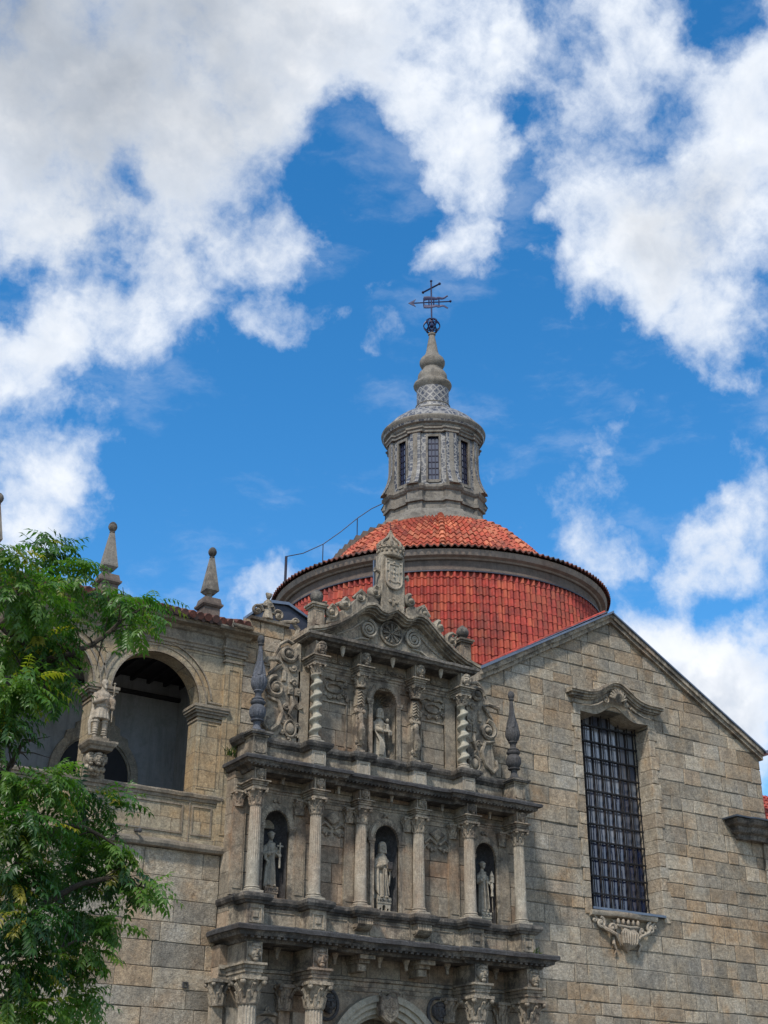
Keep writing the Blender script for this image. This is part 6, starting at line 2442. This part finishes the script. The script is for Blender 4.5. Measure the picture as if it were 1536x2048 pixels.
# soldier on the gallery pier -----------------------------------------------------------
t = thing('soldier_statue', (-9.62, -.4, 11.75), 'bearded stone warrior in tunic holding a staff between the gallery arches', 'statue')
x, y = -9.62, -.42
p = MB()
p.sweep([(-.3, 12.38), (.02, 12.38), (.05, 12.46), (.1, 12.5), (.14, 12.58), (.14, 12.64), (-.3, 12.66)], [(x - .3, .0), (x - .3, y - .28), (x + .3, y - .28), (x + .3, 0)])
p.box(x - .24, x + .24, y - .22, -.05, 12.66, 12.76)
p.box(x - .26, x + .26, -.2, -.03, 11.7, 12.4)
bb = p.build('bracket', M['gallery_trim'], t)
p = MB()
for dx in (-.17, .17):
    face(p, x + dx, y - .02, 12.16, .2)
face(p, x, y - .16, 12.14, .2)
for k in range(8):
    p.ball(x - .25 + .07 * k, y + .02 + .02 * (k % 2), 11.92 - .02 * (k % 3), .075, .09, .09, 8, 6)
for k in range(4):
    p.ball(x - .12 + .08 * k, y + .12, 11.8, .06, .08, .08, 8, 6)
p.build('grotesque_heads', M['carved'], bb)
m = MB()
z = 12.76
for sg in (-1, 1):
    lx = x + sg * .12
    m.tube([(lx * 1.0 + sg * .0, y, z + .78), (lx + sg * .01, y - .02, z + .5), (lx + sg * .02, y, z + .3), (lx + sg * .02, y + .01, z + .08)], [.105, .085, .075, .05], 10)
    m.ball(lx + sg * .04, y - .07, z + .04, .05, .12, .045, 10, 6)
    for j in range(5):
        m.tube([(lx + sg * .015 + .075 * cos(a), y + .0 + .075 * sin(a), z + .14 + .07 * j) for a in [2 * pi * i / 10 for i in range(11)]], .016, 5)
    m.tube([(lx + sg * .01 + .1 * cos(a), y - .01 + .1 * sin(a), z + .5) for a in [2 * pi * i / 10 for i in range(11)]], .022, 5)
m.lathe([(.25, .58), (.26, .6), (.23, .75), (.19, .92), (.185, .98), (.2, 1.05), (.23, 1.2), (.235, 1.32), (.17, 1.42), (.08, 1.47), (.06, 1.55), (0, 1.56)], x, y, z, 60, sy=.75,
        fn=lambda th, zz, r: r * (1 + (.07 * sin(14 * th) if zz < .9 else .0)))
m.tube([(x + .2 * cos(a), y + .15 * sin(a), z + .96) for a in [2 * pi * i / 16 for i in range(17)]], .025, 6)
head(m, x + .02, y - .03, z + 1.66, 1.05, beard=True)
arm(m, (x - .2, y, z + 1.33), (x - .27, y - .08, z + 1.05), (x + .02, y - .24, z + 1.15), r0=.085, sleeve=.075)
arm(m, (x + .2, y, z + 1.33), (x + .28, y - .05, z + 1.08), (x + .25, y - .17, z + 1.25), r0=.085, sleeve=.075)
m.tube([(x - .22, y + .08, z + 1.3), (x - .2, y + .1, z + .9), (x - .28, y + .1, z + .45), (x - .25, y + .08, z + .1)], [.08, .07, .06, .04], 8)
finish_statue(m, 'body', M['shaft'], t)
m = MB()
m.tube([(x + .27, y - .17, z + .5), (x + .27, y - .17, z + 1.62)], .02, 6)
m.lathe([(.03, .85), (.07, .9), (.06, 1.0), (.08, 1.05), (.07, 1.15), (.03, 1.2)], x + .27, y - .17, z, 12)
m.ball(x + .27, y - .17, z + 1.66, .04, seg=8, rings=6)
m.build('staff', M['carved'], t)

# small figure on the shoulder wall top
t = thing('cherub_statue', (-4.25, -.12, 17.72), 'small weathered winged stone figure on the scrolled wall top beside the zinc cabin', 'statue')
x, y = -4.25, -.14
m = MB()
z = 17.72
m.lathe([(.2, 0), (.18, .1), (.14, .25), (.11, .38), (.12, .45), (.14, .56), (.1, .66), (.05, .7), (0, .72)], x, y, z, 30, sy=.8, fn=lambda th, zz, r: r * (1 + .1 * sin(6 * th) * max(0, 1 - zz / .5)))
m.ball(x, y - .02, z + .82, .09, .1, .115, 12, 8)
m.ball(x, y - .11, z + .81, .016, .02, .03, 6, 5)
for sg in (-1, 1):
    m.tube([(x + sg * .11, y, z + .6), (x + sg * .18, y - .04, z + .45), (x + sg * .08, y - .14, z + .42)], [.045, .042, .03], 8)
    m.tube([(x + sg * .1, y + .05, z + .55), (x + sg * .24, y + .06, z + .5), (x + sg * .2, y + .05, z + .2)], [.04, .07, .03], 6, .5)
    m.ball(x + sg * .07, y - .02, z + .88, .05, .06, .06, 8, 6)
finish_statue(m, 'body', M['carved'], t, .018)
# weeds sprouting from ledges ---------------------------------------------------------
rr = random.Random(88)
for (wx, wy, wz, lab) in ((-5.35, -.32, 13.0, 'dry weeds sprouting beside the left urn pedestal'), (5.15, -1.5, 7.86, 'small weeds on the lower cornice at the right hand end')):
    m = MB()
    for k in range(26):
        a, L = rr.uniform(0, 2 * pi), rr.uniform(.12, .38)
        d = Vector((cos(a) * .35, sin(a) * .35, 1)).normalized()
        p = Vector((wx + rr.uniform(-.16, .16), wy + rr.uniform(-.06, .06), wz - .03))
        m.col = (rr.uniform(0, .5), rr.choice((0, .3)), 0)
        m.tube([tuple(p), tuple(p + d * L * .6), tuple(p + d * L + Vector((cos(a), sin(a), -.3)) * .05)], [.010, .012, .003], 4)
    tag(m.build('weed', M['leaf']), lab, 'weeds', 'weeds on the stonework')
# ================================================================== tree in the left foreground
DENS = 0.58
BLOBS = [(-19.1, -23.6, 7.12, 0.36, 0.27, 90), (-18.45, -22.76, 7.72, 0.34, 0.23, 80), (-18.26, -23.12, 7.39, 0.25, 0.26, 70), (-18.81, -23.48, 6.85, 0.47, 0.33, 150), (-18.17, -22.64, 7.2, 0.28, 0.23, 60), (-17.83, -23.0, 7.27, 0.26, 0.15, 34), (-17.72, -23.36, 7.05, 0.28, 0.14, 40), (-17.1, -22.52, 7.48, 0.26, 0.14, 36), (-17.7, -22.88, 7.04, 0.24, 0.17, 40), (-18.23, -23.24, 6.72, 0.22, 0.17, 30), (-17.65, -23.6, 6.72, 0.2, 0.17, 26), (-18.75, -22.76, 6.6, 0.32, 0.33, 120), (-18.46, -23.12, 6.54, 0.32, 0.25, 90), (-18.79, -23.48, 5.89, 0.4, 0.31, 160), (-18.22, -22.8, 6.31, 0.27, 0.26, 90), (-18.2, -23.0, 6.12, 0.14, 0.18, 26), (-18.8, -23.36, 5.51, 0.25, 0.2, 70), (-18.55, -22.52, 5.9, 0.13, 0.1, 14), (-18.65, -23.24, 5.01, 0.3, 0.25, 110), (-18.37, -23.6, 4.97, 0.3, 0.22, 100), (-17.72, -22.76, 5.12, 0.28, 0.16, 60), (-17.5, -23.12, 4.98, 0.15, 0.13, 30), (-18.52, -23.48, 4.54, 0.49, 0.28, 190), (-17.67, -22.64, 4.81, 0.38, 0.26, 120), (-17.49, -23.0, 4.56, 0.24, 0.17, 60), (-18.52, -23.36, 4.09, 0.39, 0.28, 150), (-17.74, -22.52, 4.36, 0.43, 0.28, 150), (-17.33, -22.88, 4.29, 0.33, 0.18, 80), (-17.17, -23.24, 4.13, 0.22, 0.14, 40), (-18.45, -23.6, 3.65, 0.43, 0.27, 160), (-17.62, -22.76, 3.89, 0.37, 0.24, 120), (-17.41, -23.12, 3.81, 0.21, 0.14, 36), (-18.45, -23.48, 3.27, 0.38, 0.26, 140), (-17.68, -22.64, 3.46, 0.31, 0.24, 100), (-17.57, -23.0, 3.57, 0.18, 0.17, 34), (-18.27, -23.36, 2.9, 0.43, 0.21, 140), (-17.49, -22.52, 3.11, 0.26, 0.23, 80), (-19.46, -22.88, 7.19, 0.41, 0.45, 60), (-19.43, -23.24, 5.99, 0.39, 0.56, 90), (-19.34, -23.6, 4.68, 0.37, 0.56, 90), (-18.95, -22.76, 3.72, 0.38, 0.56, 80), (-18.13, -23.12, 2.5, 0.58, 0.26, 60)]
LIMBS = [[(-19.6, -22.6, 6.26), (-19.18, -22.8, 6.5), (-18.95, -23, 6.7), (-18.85, -23, 6.92), (-18.84, -23.1, 7.14), (-18.93, -23.1, 7.47)], [(-19.6, -22.6, 6.26), (-19.15, -22.9, 6.83), (-18.87, -23, 6.65), (-18.61, -23, 6.5), (-18.39, -23, 6.26)], [(-19.27, -22.7, 5.91), (-18.83, -22.9, 6.07), (-18.58, -23, 6.28), (-18.39, -23.2, 6.39), (-18.22, -23.3, 6.45), (-17.94, -23.3, 6.68), (-17.79, -23.4, 6.88), (-17.54, -23.4, 7.08)], [(-19.43, -22.6, 5.49), (-18.8, -22.9, 5.86), (-18.54, -23, 6.01), (-18.35, -23, 6.17)], [(-19.25, -22.6, 4.42), (-18.71, -22.9, 5.17), (-18.61, -23, 5.36), (-18.59, -23.1, 5.51)], [(-19.11, -22.6, 3.5), (-18.64, -22.9, 3.96), (-18.34, -23, 4.46), (-17.95, -23.1, 4.73), (-17.55, -23.2, 4.57)], [(-19.07, -22.6, 3.27), (-18.5, -22.9, 3.6), (-18.08, -23, 4.0), (-17.63, -23.1, 4.23), (-17.19, -23.2, 4.18)], [(-18.97, -22.6, 2.62), (-18.5, -22.9, 2.93), (-18.2, -23, 3.34), (-17.82, -23.1, 3.63)], ]
tree = thing('tree', (-20.6, -22.5, 0), 'leafy green tree with feathery compound leaves and a few yellow sprays at the left foreground', 'tree')
m = MB()
trunk = [(-20.9, -22.5, 0), (-20.7, -22.5, 1.5), (-20.4, -22.5, 3.0), (-20.1, -22.5, 4.6), (-19.8, -22.55, 6.0), (-19.5, -22.7, 7.2), (-19.3, -22.8, 7.9)]
m.tube(trunk, [.2, .17, .14, .11, .08, .05, .02], 12)
m.build('trunk', M['bark'], tree)
for i, L in enumerate(LIMBS):
    p0 = L[0]
    src = min(trunk, key=lambda q: abs(q[2] - (p0[2] - .5)))
    pts = [src] + L
    # smooth with catmull-rom
    sm, rd = [], []
    for k in range(len(pts) - 1):
        a, b, c, d = (Vector(pts[max(k - 1, 0)]), Vector(pts[k]), Vector(pts[k + 1]), Vector(pts[min(k + 2, len(pts) - 1)]))
        for q in range(5):
            t = q / 5
            sm.append(tuple(0.5 * ((2 * b) + (c - a) * t + (2 * a - 5 * b + 4 * c - d) * t * t + (3 * b - a - 3 * c + d) * t ** 3)))
    sm.append(pts[-1])
    n = len(sm)
    rd = [.055 * (1 - k / n) ** .8 + .006 for k in range(n)]
    rr = random.Random(i)
    sm = [(x + rr.uniform(-.008, .008), y, z + rr.uniform(-.008, .008)) for x, y, z in sm]
    m = MB()
    m.tube(sm, rd, 7)
    # twigs
    for k in range(6, n, 2):
        b = Vector(sm[k])
        for s_ in (0, 1):
            d = Vector((rr.uniform(-.4, 1), rr.uniform(-.6, .6), rr.uniform(-.5, .9))).normalized()
            Ln = rr.uniform(.15, .4)
            m.tube([tuple(b), tuple(b + d * Ln * .5 + Vector((0, 0, .02))), tuple(b + d * Ln)], [.010, .007, .003], 4)
    m.build('limb', M['bark'], tree)

rr = random.Random(12)
m = MB()
lv, lf, lc = [], [], []


def leaflet(p, d, nrm, L, W, col):
    """pointed leaflet folded along its midrib, drooping tip"""
    side = d.cross(nrm).normalized()
    b = len(lv)
    m1 = p + d * L * .42 + nrm * L * .04
    tip = p + d * L - nrm * L * .16
    lv.extend([tuple(p), tuple(m1 + side * W + nrm * W * .25), tuple(tip), tuple(m1 - side * W + nrm * W * .25), tuple(m1 - nrm * W * .15)])
    lf.extend([(b, b + 1, b + 4), (b + 1, b + 2, b + 4), (b, b + 4, b + 3), (b + 4, b + 2, b + 3)])
    lc.extend([col] * 4)


def frond(p, d, L, col, npair=6, ll=.085):
    up = Vector((0, 0, 1))
    side = d.cross(up)
    side = side.normalized() if side.length > .05 else Vector((1, 0, 0))
    q = Vector(p)
    dd = d.copy()
    tw = rr.uniform(-.5, .5)
    for k in range(npair):
        dd = (dd + Vector((0, 0, -.16))).normalized()
        q = q + dd * (L / npair)
        nrm = side.cross(dd).normalized()
        if nrm.z < 0:
            nrm = -nrm
        nrm = (nrm + side * tw * .5).normalized()
        sz = ll * (1 - .35 * abs(k / npair - .4)) * rr.uniform(.85, 1.15)
        for sg in (-1, 1):
            ld = (side * sg * .85 + dd * .55 + Vector((0, 0, -.35 + rr.uniform(-.15, .1)))).normalized()
            cc = (min(1, max(0, col[0] + rr.uniform(-.12, .12))), col[1], 0)
            leaflet(q, ld, nrm, sz, sz * .19, cc)
    leaflet(q, dd, side.cross(dd).normalized(), ll, ll * .17, (col[0], col[1], 0))
    # rachis
    b = len(lv)
    w = Vector((0, 0, .0035))
    s2 = side * .0035
    lv.extend([tuple(Vector(p) + s2), tuple(Vector(p) - s2), tuple(q - s2), tuple(q + s2)])
    lf.append((b, b + 1, b + 2, b + 3))
    lc.append((col[0], min(1, col[1] + .1), 0))


for (cx, cy, cz, rx, rz, n) in BLOBS:
    tone = rr.choice((.1, .25, .45, .7, .85))
    yellow = rr.random() < .28
    for i in range(int(n * DENS)):
        th = rr.uniform(0, 2 * pi)
        ph = math.acos(rr.uniform(-1, 1))
        rad = rr.random() ** .45
        u = Vector((sin(ph) * cos(th), sin(ph) * sin(th), cos(ph)))
        L = rr.uniform(.2, .36)
        p = Vector((cx + u.x * rx * rad * .85, cy + u.y * .45 * rad, cz + u.z * rz * rad * .85 + .03))
        d = Vector((u.x * .8 + .35, u.y * .7, u.z * .5 + rr.uniform(-.3, .35)))
        d = (d + Vector((rr.uniform(-.5, .5), rr.uniform(-.5, .5), rr.uniform(-.3, .2)))).normalized()
        p = p - d * L * .5
        yl = 0.0
        if rr.random() < (.12 if yellow else .02):
            yl = rr.uniform(.35, 1)
        elif rr.random() < .2:
            yl = rr.uniform(0, .15)
        frond(p, d, L, (tone + rr.uniform(-.15, .2), yl), rr.choice((4, 5, 6)), rr.uniform(.075, .115))
m.v, m.f, m.c, m.sm = lv, lf, lc, [False] * len(lf)
m.build('crown', M['leaf'], tree)
# old rim of roots: small planted square at the trunk foot
